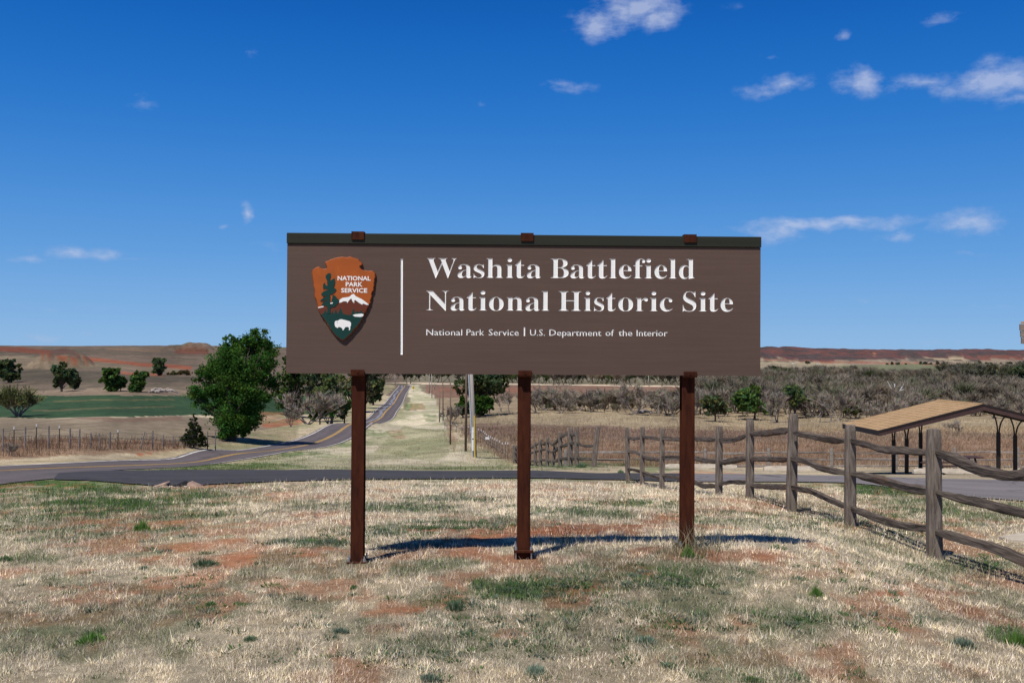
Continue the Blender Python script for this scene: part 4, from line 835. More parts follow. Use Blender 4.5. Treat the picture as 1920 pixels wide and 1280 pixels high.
bu = n.new('ShaderNodeBump'); bu.inputs['Strength'].default_value = .15; bu.inputs['Distance'].default_value = .004; l.new(n1_.outputs[0], bu.inputs['Height']); l.new(bu.outputs[0], b.inputs['Normal'])
M['board'] = m
outer = [(bx0, bz0), (bx1, bz0), (bx1, bz1), (bx0, bz1)]
V = []; F = []
loops = [outer] + holes
tv, tf2 = tess(loops)
V += [(p[0], 0, p[1]) for p in tv]; F += tf2
s = len(V)
V += [(p[0], 0, p[1]) for p in outer] + [(p[0], TH, p[1]) for p in outer]
F += [(s+(i+1) % 4, s+i, s+4+i, s+4+(i+1) % 4) for i in range(4)] + [(s+4, s+7, s+6, s+5)]
me = bpy.data.meshes.new('board'); me.from_pydata(V, [], F); me.materials.append(M['board']); me.update()
obj('board', me, sign)
q = MB(); q.box(((bx0+bx1)/2, TH/2-.004, (bz1+bzt)/2+.0015), ((bx1-bx0)/2+.003, TH/2+.008, (bzt-bz1)/2-.0015), ch=.003)
q.build('cap_strip', M['olive'], sign)
# posts
for i, (px, base, nm) in enumerate([(669.5, 1056, 0), (983.5, 1046, 1), (1293, 1031, 2)]):
    X, _ = L(px, 800); 
    Y0 = TH+.004
    wx = S0 + U*X + NB*(Y0+.05)
    zg = z1(wx[0], wx[1]) - SIGN_BASE.z
    zb = L(px, base)[1]
    zb = zg + (.075 if i == 1 else .02)
    zt = bzt - .02
    q = MB()
    hw_ = .0505; dp = .102; tf = .009
    mid = (zb+zt)/2; hh = (zt-zb)/2
    q.box((X, Y0+tf/2, mid), (hw_, tf/2, hh), ch=.003)
    q.box((X, Y0+dp-tf/2, mid), (hw_, tf/2, hh), ch=.003)
    q.box((X, Y0+dp/2, mid), (.006, dp/2-tf+.001, hh-.001))
    post = q.build('post', M['rust'], sign)
    q = MB(); q.box((X, Y0+dp/2, zb-.010), (.076, .085, .010), ch=.003)
    if i == 1: q.box((X-.01, Y0+dp/2+.01, zb-.05), (.06, .06, .028), ch=.004)
    pl = q.build('base_plate', M['rust'], sign)
    for sx in (-1, 1):
        for sy in (-1, 1):
            q = MB(); bx, by = X+sx*.060, Y0+dp/2+sy*.068
            q.tube([(bx, by, zb-.09), (bx, by, zb+.042)], .006, 8)
            q.tube([(bx, by, zb+.001), (bx, by, zb+.013)], .0125, 6)
            q.tube([(bx, by, zb+.0135), (bx, by, zb+.024)], .0115, 6)
            q.build('anchor_bolt', M['galv'], sign)
    # clips that hold the panel: one under it, one over it
    xo = (L((669.5, 983.5, 1293)[i], 700)[0]) + .004
    zc = bz0
    q = MB(); q.box((xo, TH/2-.002, zc-.009), (.052, TH/2+.012, .006)); q.box((xo, -.0105, zc+.0085), (.052, .0035, .0225), ch=.0015)
    q.build('clip', M['rust'], sign)
    q = MB(); q.tube([(xo, -.0145, zc+.012), (xo, -.0185, zc+.012)], .009, 6); q.build('clip_bolt', M['rust'], sign)
    xt = L((671.5, 988.5, 1293.5)[i], 440)[0]
    q = MB(); q.box((xt, TH/2-.002, bzt+.0075), (.049, TH/2+.020, .006)); q.box((xt, -.0195, bzt-.019), (.049, .0035, .0315), ch=.0015)
    q.build('clip', M['rust'], sign)
# emblem
def ea(p): return L(580+p[0]/14.22, 475+p[1]/14.22)
def eb(p): return L(580+p[0]/14.22, 555+p[1]/14.22)
arrow = [(80,460),(130,415),(190,375),(240,362),(275,355),(300,372),(330,395),(365,408),(400,415),(465,410),(470,370),(455,325),(425,270),(430,225),(470,212),(520,195),(550,172),(640,145),(700,125),(760,112),(830,98),(900,92),(970,103),(1030,106),(1065,92),(1100,88),(1150,104),(1200,122),(1270,142),(1330,160),(1350,200),(1390,235),(1420,272),(1430,300),(1405,335),(1365,350),(1372,390),(1395,422),(1430,440),(1480,455),(1540,458),(1600,470),(1650,463),(1700,466),(1745,510),(1770,540),(1772,600),(1778,640),(1752,700),(1755,760),(1740,800),(1748,850),(1728,930),(1735,980),(1690,1040),(1672,1090),(1685,1140),(1668,1200)]
arrow2 = [(1640,130),(1652,180),(1600,240),(1600,290),(1545,350),(1552,395),(1490,450),(1478,510),(1425,565),(1430,610),(1380,660),(1372,720),(1310,780),(1300,830),(1230,880),(1205,925),(1160,960),(1120,1020),(1070,1060),(1010,1115),(950,1172),(900,1190),(830,1160),(780,1118),(725,1088),(690,1035),(640,990),(608,930),(560,890),(540,835),(500,790),(475,730),(432,680),(405,625),(345,560),(320,500),(268,430),(250,370),(218,318),(222,250),(205,180),(185,100),(140,20)]
arrow3 = [(150,1010),(140,950),(112,870),(115,790),(90,690),(92,630),(72,560),(78,500)]
ao = [ea(p) for p in arrow]+[eb(p) for p in arrow2]+[ea(p) for p in arrow3]
ET = .020
V1 = relief([ao], 0, -ET+.005, 0, fill=False); V2 = relief([ao], -ET+.005, -ET, .006)
edge = rel_obj('emblem', [V1, V2], M['emblem_edge'], sign)
inn = inset(orient([ao])[0], .0058)
rel_obj('emblem_face', [relief([inn], -ET-.0002, -ET-.0015, .0008)], M['orange'], edge)
ground_p = [(300,480),(335,500),(400,455),(440,365),(475,445),(500,420),(560,440),(590,480),(630,395),(665,490),(720,350),(770,490),(845,310),(915,480),(1100,515),(1130,490),(1195,320),(1225,460),(1285,405),(1350,440),(1390,385),(1460,465),(1430,560),(1400,600),(1365,680),(1295,775),(1190,885),(1120,990),(1010,1085),(950,1150),(900,1162),(830,1130),(740,1060),(650,960),(570,850),(510,745),(440,640),(380,560)]
brown_p = [(235,335),(400,300),(520,300),(690,290),(810,185),(940,150),(1010,155),(1130,70),(1250,100),(1400,190),(1575,245),(1560,300),(1520,370),(1460,470),(900,520),(335,520),(290,440),(250,375)]
snow_p = [(810,185),(820,100),(900,50),(1060,30),(1110,0),(1130,-30),(1190,-55),(1215,-35),(1250,10),(1400,80),(1500,150),(1600,232),(1540,240),(1440,200),(1420,235),(1330,180),(1240,110),(1200,120),(1225,155),(1190,150),(1215,200),(1170,160),(1130,65),(1070,120),(1020,195),(1012,150),(930,140),(870,170)]
def layer(name, polys, y, matl, f=eb): return rel_obj(name, [relief([[f(p) for p in pl]], y, y-.0012-.0001*i, 0) for i, pl in enumerate(polys)], matl, edge)
YF = -ET-.0016
layer('mountain', [brown_p], YF, M['emblem_brown'])
layer('meadow', [ground_p], YF-.0014, M['emblem_green'])
layer('snow_patch', [[(245,300),(390,265),(395,295),(255,325)]], YF-.0015, M['white'])
layer('snow_cap', [snow_p], YF-.0016, M['white'])
tr = [[(490,560),(530,530),(585,540),(585,620),(560,700),(480,720),(445,640),(450,600)],[(600,720),(640,690),(690,670),(700,760),(690,860),(640,900),(560,880),(540,800),(480,790),(500,740)],
 [(380,830),(420,785),(450,850),(540,900),(500,950),(380,950)],[(540,880),(660,900),(735,975),(680,1050),(600,1100),(520,1060)],[(325,1090),(400,1010),(520,980),(560,1060),(500,1130),(380,1150)],
 [(300,1260),(400,1180),(540,1140),(560,1200),(430,1260),(330,1280)],[(640,1110),(700,1130),(745,1190),(810,1260),(780,1330),(700,1420),(570,1450),(600,1300)],[(390,1300),(520,1250),(570,1440),(450,1400),(330,1390)],
 [(495,700),(560,690),(575,1610),(495,1610)]]
layer('pine', tr, YF-.0028, M['emblem_green'], ea)
layer('lake', [[(1165,515),(1220,490),(1400,470),(1462,490),(1440,540),(1380,560),(1230,550)]], YF-.0030, M['white'])
layer('snow_patch', [[(570,190),(640,170),(640,200),(580,215)]], YF-.0044, M['white'])
layer('bison', [[(690,700),(710,665),(780,655),(820,625),(880,620),(1000,650),(1090,675),(1125,720),(1120,790),(1100,830),(1105,870),(1090,910),(1060,905),(1080,860),(1040,820),(970,830),(945,870),(925,910),(895,905),(900,880),(860,840),(800,820),(765,855),(710,820),(690,770)]], YF-.0030, M['white'])
layer('bison_eye', [[(752,690),(768,700),(764,718),(755,712)]], YF-.0045, M['dark'])
for (w, a, b, y0, y1) in [('NATIONAL',770,1640,612,722),('PARK',985,1420,772,885),('SERVICE',862,1550,935,1045)]:
    sc_ = (y1-y0)/14.22/(FPX/7.7)/690
    lp = fit(G['S'][w], 580+a/14.22, 580+b/14.22, 475+y1/14.22, sc_)
    lp = [inset(l_, -.0011) for l_ in orient(lp)]
    rel_obj('word', [relief(g_, YF+.0004, YF-.0016, 0) for g_ in groups_of(lp)], M['white'], edge)

# ------------------------------------------------------------------ split rail fences
def wood_post(h, w=.15, d=.12, seed=0, lean=(0, 0), slots=(), bury=.25):
    rr = random.Random(seed); q = MB(); n = 12; V = []
    zs = [-bury, 0, h*.2, h*.4, h*.6, h*.8, h*.94, h]
    ph = [rr.uniform(-.12, .12) for _ in range(n)]
    b = 0
    for zi, z in enumerate(zs):
        tap = 1.06-.10*z/h; tap *= 1+rr.uniform(-.03, .03)
        if zi == len(zs)-1: tap *= .88
        for k in range(n):
            a = 2*math.pi*(k+.5)/n
            c, s_ = math.cos(a), math.sin(a)
            e = .38
            x = math.copysign(abs(c)**e, c)*w/2*tap*(1+ph[k]*.35+rr.uniform(-.025, .025)); y = math.copysign(abs(s_)**e, s_)*d/2*tap*(1+ph[k]*.35+rr.uniform(-.025, .025))
            q.v.append((x+lean[0]*z, y+lean[1]*z, z+(rr.uniform(-.012, .006) if zi == len(zs)-1 else 0)))
    for i in range(len(zs)-1):
        for k in range(n): q.f.append([i*n+k, i*n+(k+1) % n, (i+1)*n+(k+1) % n, (i+1)*n+k])
    q.v.append((lean[0]*h, lean[1]*h, h+.004)); e = len(q.v)-1; t = (len(zs)-1)*n
    for k in range(n): q.f.append([t+k, t+(k+1) % n, e])
    return q
def rail_mesh(pts_, w=.05, h=.065, seed=0):
    """rough split rail along points (Vectors), irregular section"""
    rr = random.Random(seed); P_ = resample(pts_, .13 if (Vector(pts_[-1])-Vector(pts_[0])).length < 6 else .6)
    # smooth
    for _ in range(1):
        P_ = [P_[0]] + [(P_[i-1]+P_[i]*2+P_[i+1])/4 for i in range(1, len(P_)-1)] + [P_[-1]]
    n = 8; sec = [(rr.uniform(.75, 1.25)) for _ in range(n)]
    q = MB(); m_ = len(P_)
    for i, p in enumerate(P_):
        t = (P_[min(i+1, m_-1)]-P_[max(i-1, 0)]).normalized()
        x = t.cross(Vector((0, 0, 1))).normalized(); y = x.cross(t)
        f = i/(m_-1); tp = .55+.45*min(1, min(f, 1-f)*7)
        for k in range(n):
            a = 2*math.pi*k/n + .3; e = .55
            c, s_ = math.cos(a), math.sin(a)
            sec[k] = min(1.3, max(.62, sec[k]+rr.uniform(-.13, .13)))
            q.v.append(tuple(p + x*(math.copysign(abs(c)**e, c)*w*sec[k]*tp+rr.uniform(-.003, .003)) + y*(math.copysign(abs(s_)**e, s_)*h*sec[k]*tp+rr.uniform(-.005, .005))))
    for i in range(m_-1):
        for k in range(n): q.f.append([i*n+k, i*n+(k+1) % n, (i+1)*n+(k+1) % n, (i+1)*n+k])
    q.f.append([k for k in range(n-1, -1, -1)]); q.f.append([(m_-1)*n+k for k in range(n)])
    return q
def at_plane(px, py, A_, B_):
    """point seen at px,py on the vertical plane through plan points A_, B_"""
    r = ray(px, py); nx_, ny_ = (B_[1]-A_[1]), -(B_[0]-A_[0])
    t = (A_[0]*nx_+A_[1]*ny_)/(r[0]*nx_+r[1]*ny_); return Vector(r*t)
posts = [(1994,838,1108,8.65,0),(1752,804,1046,11,-.01),(1594,796,983,13.35,0),(1483,776,957,15.7,.03),(1406,786,930,18.05,0),(1348,799,929,20.4,0),(1296,800,922,22.7,0),(1241,803,916,25.1,0),(1204,800,909,27.4,0),(1177,801,904,29.8,-.02)]
f1 = empty('split_rail_fence', (0, 0, 0), 0, 'weathered split rail fence stepping from the right edge back to the drive', 'fence')
PP = []
for i, (px, top, base, d, ln) in enumerate(posts):
    b0 = P(px, base, d); zt = P(px, top, d)[2]; gz = z1(b0[0], b0[1])
    PP.append((b0[0], b0[1]))
    h = zt-gz
    wd = (.155, .15, .14, .15, .135, .13, .13, .12, .12, .13)[i]
    wood_post(h, wd, .125, seed=50+i, lean=(ln/1.4, 0)).build('post', M['fence'], f1, (b0[0], b0[1], gz), (0, 0, R(rnd.uniform(-8, 8))))
rails = {
 0: [[(1757,848),(1790,860),(1832,880),(1892,892),(1935,888),(1994,876)],[(1757,923),(1830,941),(1920,962),(1994,980)],[(1753,997),(1856,1025),(1920,1052),(1994,1082)]],
 1: [[(1595,826),(1631,833),(1660,842),(1690,843),(1745,849)],[(1597,888),(1651,900),(1690,912),(1745,921)],[(1597,950),(1635,966),(1670,978),(1703,987),(1742,989)]],
 2: [[(1489,812),(1535,822),(1583,827)],[(1481,860),(1503,861),(1535,876),(1590,887)],[(1481,912),(1519,919),(1551,935),(1588,950)]],
 3: [[(1407,813),(1440,812),(1479,806)],[(1405,859),(1440,860),(1480,861)],[(1407,910),(1440,912),(1480,913)]],
 4: [[(1348,825),(1372,826),(1385,822),(1402,815)],[(1348,868),(1375,863),(1402,858)],[(1346,907),(1375,903),(1402,904)]],
 5: [[(1298,823),(1322,823),(1346,824)],[(1298,858),(1325,863),(1346,865)],[(1298,901),(1322,911),(1346,910)]],
 6: [[(1242,822),(1270,823),(1296,823)],[(1242,857),(1270,857),(1296,858)],[(1242,892),(1270,896),(1296,900)]],
 7: [[(1202,818),(1220,820),(1240,823)],[(1202,852),(1216,859),(1240,861)],[(1202,884),(1216,890),(1240,897)]],
 8: [[(1177,820),(1190,822),(1204,820)],[(1177,846),(1190,847),(1204,853)],[(1177,880),(1190,881),(1204,885)]]}
for i, rl in rails.items():
    A_, B_ = PP[i], PP[i+1]
    for j, pl in enumerate(rl):
        pts_ = [at_plane(x, y, A_, B_) for x, y in pl]
        pts_.sort(key=lambda v: v.y)
        pts_[0] = pts_[0]+(pts_[0]-pts_[1]).normalized()*.03
        off = Vector((0, -.0, 0))
        rail_mesh(pts_, .036, .046, seed=i*7+j).build('rail', M['rail'], f1)
# second fence beyond the drive, running down the slope
p2 = [(1113,799,874,36,.10),(1081,801,872,38.6,0),(1069,802,871.5,41.2,0),(1050,810,871,44,0),(1036,828,872,47,.12),(1026,820,873,50,0),(1013,824,873,53,0),(1003.5,828,873,56,0),(993,831,873,59,0),(982,833,873.5,62,0),(965,834,874,65,0)]
f2 = empty('split_rail_fence', (0, 0, 0), 0, 'leaning split rail fence beyond the drive, seen beside the middle sign post', 'fence')
Q = []
for i, (px, top, base, d, ln) in enumerate(p2):
    b0 = P(px, base, d); gz = z1(b0[0], b0[1]); zt = P(px, top, d)[2]; h = max(.9, zt-gz)
    Q.append((b0[0], b0[1], gz, h))
    wood_post(h, (.17, .16, .2, .17, .16, .17, .18, .18, .18, .2, .3)[i], .15, seed=80+i, lean=(ln, 0)).build('post', M['fence'], f2, (b0[0], b0[1], gz))
for i in range(len(Q)-1):
    a, b = Q[i], Q[i+1]
    for j, f in enumerate((.22, .58, .86)):
        za, zb_ = a[2]+a[3]*f*(.9 if i == 0 else 1), b[2]+b[3]*f
        sag = rnd.uniform(-.1, .05)
        mid = Vector(((a[0]+b[0])/2, (a[1]+b[1])/2, (za+zb_)/2+sag))
        if i == 0 and j == 2: continue
        rail_mesh([Vector((a[0], a[1], za)), mid, Vector((b[0], b[1], zb_))], .05, .06, seed=200+i*3+j).build('rail', M['rail'], f2)
# third fence along the far side of the parking lot
f3 = empty('split_rail_fence', (0, 0, 0), 0, 'long level rail fence along the far side of the parking lot', 'fence')
xs3 = [1060,1178,1322,1441,1559,1680,1790,1908,2020]
Q3 = []
for px in xs3:
    b0 = P(px, 880, 50+(px-1060)*.002); gz = z1(b0[0], b0[1]); h = P(px, 843, 50)[2]-gz
    Q3.append((b0[0], b0[1], gz, h)); wood_post(h, .16, .14, seed=int(px)).build('post', M['greybark'], f3, (b0[0], b0[1], gz))
for i in range(len(Q3)-1):
    a, b = Q3[i], Q3[i+1]; A_, B_ = a[:2], b[:2]
    for j, yy in enumerate((850, 863, 876)):
        pa = at_plane(xs3[i], yy-2+rnd.uniform(-1, 1), A_, B_); pb = at_plane(xs3[i+1], yy-2+rnd.uniform(-1, 1), A_, B_)
        md = (pa+pb)/2+Vector((0, 0, rnd.uniform(-.05, .03)))
        rail_mesh([pa, md, pb], .05, .045, seed=400+i*3+j).build('rail', M['greybark'], f3)

# ------------------------------------------------------------------ wheel stops in the lot
def wheel_stop(x0, x1, y, d, lab, hgt=.17):
    a, b = Vector(P(x0, y, d)), Vector(P(x1, y, d)); c = (a+b)/2; gz = z1(c.x, c.y)+.05
    ln = (b-a).length/2
    e = empty('wheel_stop', (c.x, c.y, gz), 0, lab, 'wheel stop', 'concrete wheel stops at the edge of the parking lot')
    q = MB(); w0, w1 = .11, .065
    N_ = 12
    for i in range(N_+1):
        x = -ln + 2*ln*i/N_
        lift = .045 if i in (3, 4, 8, 9) else 0
        s_ = .8 if i in (0, N_) else 1
        for (yy, zz) in ((-w0, lift), (-w0*.95, hgt*.35), (-w1*s_, hgt*s_), (w1*s_, hgt*s_), (w0*.95, hgt*.35), (w0, lift)): q.v.append((x, yy, zz))
    for i in range(N_):
        for k in range(6): q.f.append([i*6+k, (i+1)*6+k, (i+1)*6+(k+1) % 6, i*6+(k+1) % 6])
    q.f.append(list(range(5, -1, -1))); q.f.append([N_*6+k for k in range(6)])
    q.build('block', M['concrete'], e)
    for sx in (-.6, .6):
        q = MB(); q.tube([(ln*sx, 0, hgt-.01), (ln*sx, 0, hgt+.012)], .014, 6); q.build('pin', M['rust'], e)
wheel_stop(1247, 1381, 883, 37, 'pale wheel stop behind the right sign post')
wheel_stop(1432, 1545, 884, 37.2, 'pale wheel stop just left of the tallest fence post', .18)
wheel_stop(1712, 1868, 890, 35.5, 'pale wheel stop in front of the shelter picnic table', .17)
wheel_stop(1773, 1862, 884, 41.5, 'yellowish slab end seen just above the shelter wheel stop', .10)
# ------------------------------------------------------------------ picnic shelter
def shelter():
    base = H(1700, 889); base = P(1700, 889, 44.5)
    gx, gy = base[0], 44.5
    e = empty('picnic_shelter', (gx, gy, z1(gx, gy)), 0, 'open picnic shelter with tan shingled gable roof and arched steel posts', 'shelter')
    o0 = Vector((gx, gy, z1(gx, gy)))
    def W(px, py, d): return Vector(P(px, py, d)) - o0
    FE = W(1648, 807, 43.6); FA = W(1843, 757.5, 44.0)       # front eave corner, front apex (roof top)
    FR = FA + Vector((FA.x-FE.x, -.8, FE.z-FA.z))
    D = Vector((-.1, 4.4, 0.0))
    up = Vector((0, 0, 1)); t = .05
    def slab(a, b, name, matl, off0, off1, sh=0):
        q = MB(); q.prism([a+up*off0, b+up*off0, b+D+up*off0, a+D+up*off0], up*(off1-off0)); return q.build(name, matl, e)
    slab(FE, FA, 'roof_deck', M['shedbrown'], -.06, -.012); slab(FA, FR, 'roof_deck', M['shedbrown'], -.06, -.012)
    # shingle courses: each course a row of tabs
    for (a, b) in ((FE, FA), (FR, FA)):
        n_ = 15; sl = (b-a)
        for i in range(n_):
            p0 = a+sl*(i/n_)-sl.normalized()*.03; p1 = a+sl*((i+1)/n_)
            cols = 9
            off = .5*(i % 2)
            for k in range(-1, cols):
                u0 = max(0, (k+off)/cols); u1 = min(1, (k+1+off)/cols-.006)
                if u1 <= u0: continue
                z0 = .018+rnd.uniform(-.002, .003)
                q = MB(); pts_ = [p0+D*u0+up*z0, p0+D*u1+up*z0, p1+D*u1+up*(.004), p1+D*u0+up*(.004)]
                q.prism(pts_, up*-.011)
                q.build('shingle', M['shingle'] if rnd.random() < .6 else M['shingle2'], e)
    q = MB(); q.prism([FA+up*.03+Vector((-.12, 0, -.03)), FA+up*.035, FA+D+up*.035, FA+D+up*.03+Vector((-.12, 0, -.03))], up*-.012)
    q.prism([FA+up*.037, FA+up*.03+Vector((.12, 0, -.03)), FA+D+up*.03+Vector((.12, 0, -.03)), FA+D+up*.037], up*-.012); q.build('ridge_cap', M['shingle2'], e)
    # fascia boards
    fy = Vector((0, -.03, 0))
    for (a, b) in ((FE, FA), (FA, FR)):
        q = MB(); q.prism([a+fy, b+fy, b+fy-up*.30, a+fy-up*.24], Vector((0, .028, 0))); q.build('barge_board', M['shedbrown'], e)
        q = MB(); q.prism([a+fy*1.9+up*.02, b+fy*1.9+up*.02, b+fy*1.9-up*.055, a+fy*1.9-up*.055], Vector((0, .027, 0))); q.build('drip_trim', M['shedblack'], e)
    q = MB(); q.prism([FE+Vector((-.03, -.03, .01)), FE+D+Vector((-.03, .03, .01)), FE+D+Vector((-.03, .03, -.22)), FE+Vector((-.03, -.03, -.22))], Vector((.028, 0, 0))); q.build('eave_board', M['shedblack'], e)
    q = MB(); q.prism([FR+Vector((.0, -.03, .01)), FR+D+Vector((.0, .03, .01)), FR+D+Vector((.0, .03, -.22)), FR+Vector((.0, -.03, -.22))], Vector((.028, 0, 0))); q.build('eave_board', M['shedblack'], e)
    def roofz(x):
        if x < FA.x: return FE.z+(FA.z-FE.z)*(x-FE.x)/(FA.x-FE.x)-.07
        return FA.z+(FR.z-FA.z)*(x-FA.x)/(FR.x-FA.x)-.07
    for (px, d, sp) in [(1675.5,45.2,.28),(1700,45.0,.42),(1726,46.6,.55),(1872,45.0,.55),(1903.5,45.4,.55),(1990,45.2,.42),(2016,45.0,.42)]:
        c = W(px, 880, d); gz = z1(c.x+o0.x, c.y+o0.y)-o0.z
        zr = roofz(c.x); hs_ = max(.5, (zr-gz)*.66)
        q = MB(); q.box((c.x, c.y, gz+hs_/2-.1), (.075, .06, hs_/2+.1), ch=.006)
        po = q.build('post', M['shedblack'], e)
        for sx in (-1, 1):
            z0 = gz+hs_-.03; xx = c.x+sx*sp; z2 = roofz(xx)
            arc = []
            for k in range(9):
                a = k/8*math.pi/2
                arc.append((c.x+sx*(.035+(sp-.035)*(1-math.cos(a))), c.y, z0+(z2-z0)*math.sin(a)))
            arc[-1] = (xx, c.y, z2+.02)
            q = MB(); q.tube(arc, .035, 4); q.build('arched_brace', M['shedblack'], e)
    # beams under the roof
    for d0 in (.25, .8):
        q = MB()
        for (a, b) in ((FE, FA), (FA, FR)):
            aa, bb = a+D*d0-up*.13, b+D*d0-up*.13; q.prism([aa+Vector((0,-.04,0)), bb+Vector((0,-.04,0)), bb+Vector((0,.04,0)), aa+Vector((0,.04,0))], up*.07)
        q.build('rafter', M['shedblack'], e)
shelter()
# picnic table in the shade
def picnic_table(px, d, rz, lab):
    c = P(px, 880, d); e = empty('picnic_table', (c[0], c[1], z1(c[0], c[1])), rz, lab, 'picnic table')
    for i in range(5):
        q = MB(); q.box((0, -.3+.15*i, .76), (1.15, .068, .022), ch=.005); q.build('top_plank', M['shedbrown'], e)
    for sy in (-1, 1):
        for k in (0, 1):
            q = MB(); q.box((0, sy*(.62+.14*k), .45), (1.15, .065, .02), ch=.005); q.build('seat_plank', M['shedbrown'], e)
    for sx in (-.8, .8):
        q = MB(); q.tube([(sx, -.75, .43), (sx, .75, .43)], .04, 4); q.build('seat_bearer', M['shedblack'], e)
        for sy in (-1, 1):
            q = MB(); q.tube([(sx, sy*.2, .74), (sx, sy*.6, 0)], .045, 4); q.build('leg', M['shedblack'], e)
picnic_table(1790, 43.4, R(6), 'dark brown picnic table under the gabled shelter')

# building corner that juts in at the right edge
def building_corner():
    c = Vector(P(1914, 628, 15)); gz = z1(c.x+1.5, c.y+1)
    e = empty('building', (c.x, c.y, gz), 0, 'brown eave corner of a building at the right picture edge', 'building')
    zz = c.z-gz
    D = Vector((3.4, 4.4, 0)); F_ = Vector((6, -1.2, 0))
    def lay(o_, z0, z1_, name, matl, th):
        q = MB(); A0 = Vector((-o_, 0, 0)); q.prism([A0+Vector((0,0,z0)), A0+F_+Vector((0,0,z0)), A0+F_+D+Vector((0,0,z0)), A0+D+Vector((0,0,z0))], (0, 0, z1_-z0)); return q.build(name, matl, e)
    lay(-.05, zz-.10, zz-.04, 'soffit', M['shedbrown'], 0)
    for k in range(3):
        q = MB(); o_ = .012*k
        q.prism([Vector((-o_,-.03,zz-.13+.1*k)), F_+Vector((-o_,-.03,zz-.13+.1*k)), F_+Vector((-o_,-.03,zz-.037+.1*k)), Vector((-o_,-.03,zz-.037+.1*k))], (0, .028, 0)); q.build('fascia_board', M['siding'], e)
        q = MB(); q.prism([Vector((-o_,0,zz-.13+.1*k)), D+Vector((-o_,0,zz-.13+.1*k)), D+Vector((-o_,0,zz-.037+.1*k)), Vector((-o_,0,zz-.037+.1*k))], (.026, 0, 0)); q.build('fascia_board', M['siding'], e)
    q = MB(); q.prism([Vector((0,0,zz+.17)), F_+Vector((0,0,zz+.17)), F_+D+Vector((0,0,zz+.5)), D+Vector((0,0,zz+.5))], (0, 0, .03)); q.build('roof', M['shingle2'], e)
    q = MB(); A0 = Vector((2.2, .8, -.4)); q.prism([A0, A0+F_*.6, A0+F_*.6+D*.7, A0+D*.7], (0, 0, zz+.29)); q.build('wall', M['siding'], e)
building_corner()
# pavement piece at the right edge
s_ = hit([1872,1925,1990,1990,1890], [1010,1001,1000,1024,1016], lo=8, hi=40)
q = MB(); zc = s_[:, 2].mean()
q.v = [tuple((p[0], p[1], z1(p[0], p[1])-.08)) for p in s_]+[tuple((p[0], p[1], z1(p[0], p[1])+.035)) for p in s_]
n_ = 5; q.f = [[n_+i for i in range(n_-1, -1, -1)][::-1]] + [[i, (i+1) % n_, n_+(i+1) % n_, n_+i] for i in range(n_)]
tag(q.build('paving_slab', M['concrete']), 'pale concrete walk slab at the right edge behind the rail fence', 'paving slab')

# ------------------------------------------------------------------ culvert under the drive mouth
c = H(330, 913)
cu = empty('culvert', tuple(c), R(4), 'dark culvert mouth under the drive between two pinkish end stones', 'culvert')
k_ = c[1]/FPX
def block(x0, x1, y0, y1, dep, matl, name, seed):
    rr = random.Random(seed); q = MB(); w = (x1-x0)*k_/2; h = (y1-y0)*k_*.72
    cx = ((x0+x1)/2-330)*k_
    q.box((cx, dep/2-.1, h/2-.05), (w, dep/2, h/2+.03), ch=min(.04, h*.2))
    q.v = [(x+rr.uniform(-.02, .02), y+rr.uniform(-.02, .02), z+(.10 if (x < cx) == (seed == 1) else -.02)*(-1)*(z > h/2)) for x, y, z in q.v]
    return q.build(name, matl, cu)
block(283, 312, 906.5, 918, .5, M['redrock'], 'end_stone', 1); block(351, 374, 905, 917, .5, M['redrock'], 'end_stone', 2)
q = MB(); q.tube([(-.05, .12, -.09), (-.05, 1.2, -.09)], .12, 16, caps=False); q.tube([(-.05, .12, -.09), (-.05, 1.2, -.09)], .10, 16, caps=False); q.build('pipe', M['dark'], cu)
q = MB(); q.prism([(-.38,.2,-.12),(.34,.2,-.12),(.34,.2,.045),(-.38,.2,.04)], (0,.06,0)); q.build('gap_shade_plate', M['dark'], cu)  # near-black plate painted as the shade inside the culvert gap
for i in range(7):
    q = MB(); x = -.35+.11*i; s0 = rnd.uniform(.04, .08)
    q.box((0, 0, 0), (s0, s0*.8, s0*.5), ch=s0*.25); q.build('stone', M['redrock'] if i % 2 else M['concrete'], cu, (x, -.12+rnd.uniform(-.08, .05), .01), (0, rnd.uniform(-.3, .3), rnd.uniform(0, 3)))

# ------------------------------------------------------------------ utility poles, sign, wire fences
def pole(px, base, wpx, top_px, topy, matl, label, d=None, arm=True, extra=False):
    g = H(px, base, lo=20) if d is None else None
    if d is not None: b0 = P(px, base, d); g = np.array([b0[0], b0[1], z1(b0[0], b0[1])])
    dd = g[1]; h = P(top_px, topy, dd)[2]-g[2]; lx = P(top_px, topy, dd)[0]-g[0]
    r = wpx/FPX*dd/2
    e = empty('utility_pole', tuple(g), 0, label, 'utility pole', 'wooden poles along the road verge')
    q = MB(); q.tube([(0,0,-.4),(lx*.5,0,h*.5),(lx,0,h)], [r*1.08, r, r*.85], 10); q.build('pole_shaft', matl, e, smooth=True)
    if extra:
        q = MB(); q.tube([(-r*1.1,-r*.6,.0),(-r*1.1+lx*.3,-r*.6,h*.3),(-r*1.1+lx,-r*.6,h)], .05, 8); q.build('conduit', M['pvc'], e)
        q = MB(); q.tube([(-r*.95,-r*1.0,.45),(-r*.95,-r*1.0,1.15)], .075, 8); q.tube([(-r*.95,-r*1.0,1.25),(-r*.95,-r*1.0,1.95)], .075, 8); q.build('meter_tube', M['tposttip'], e)
        q = MB(); q.tube([(-r*.1,-r*1.25,.0),(-r*.4,-r*1.25,2.7)], .055, 8); q.build('guy_guard', M['yellow'], e)
    return e, g, h, lx
pole(891, 850, 8.3, 883, 690, M['greypole'], 'pale grey pole with a conduit and a yellow guard at its foot', d=64, extra=True)
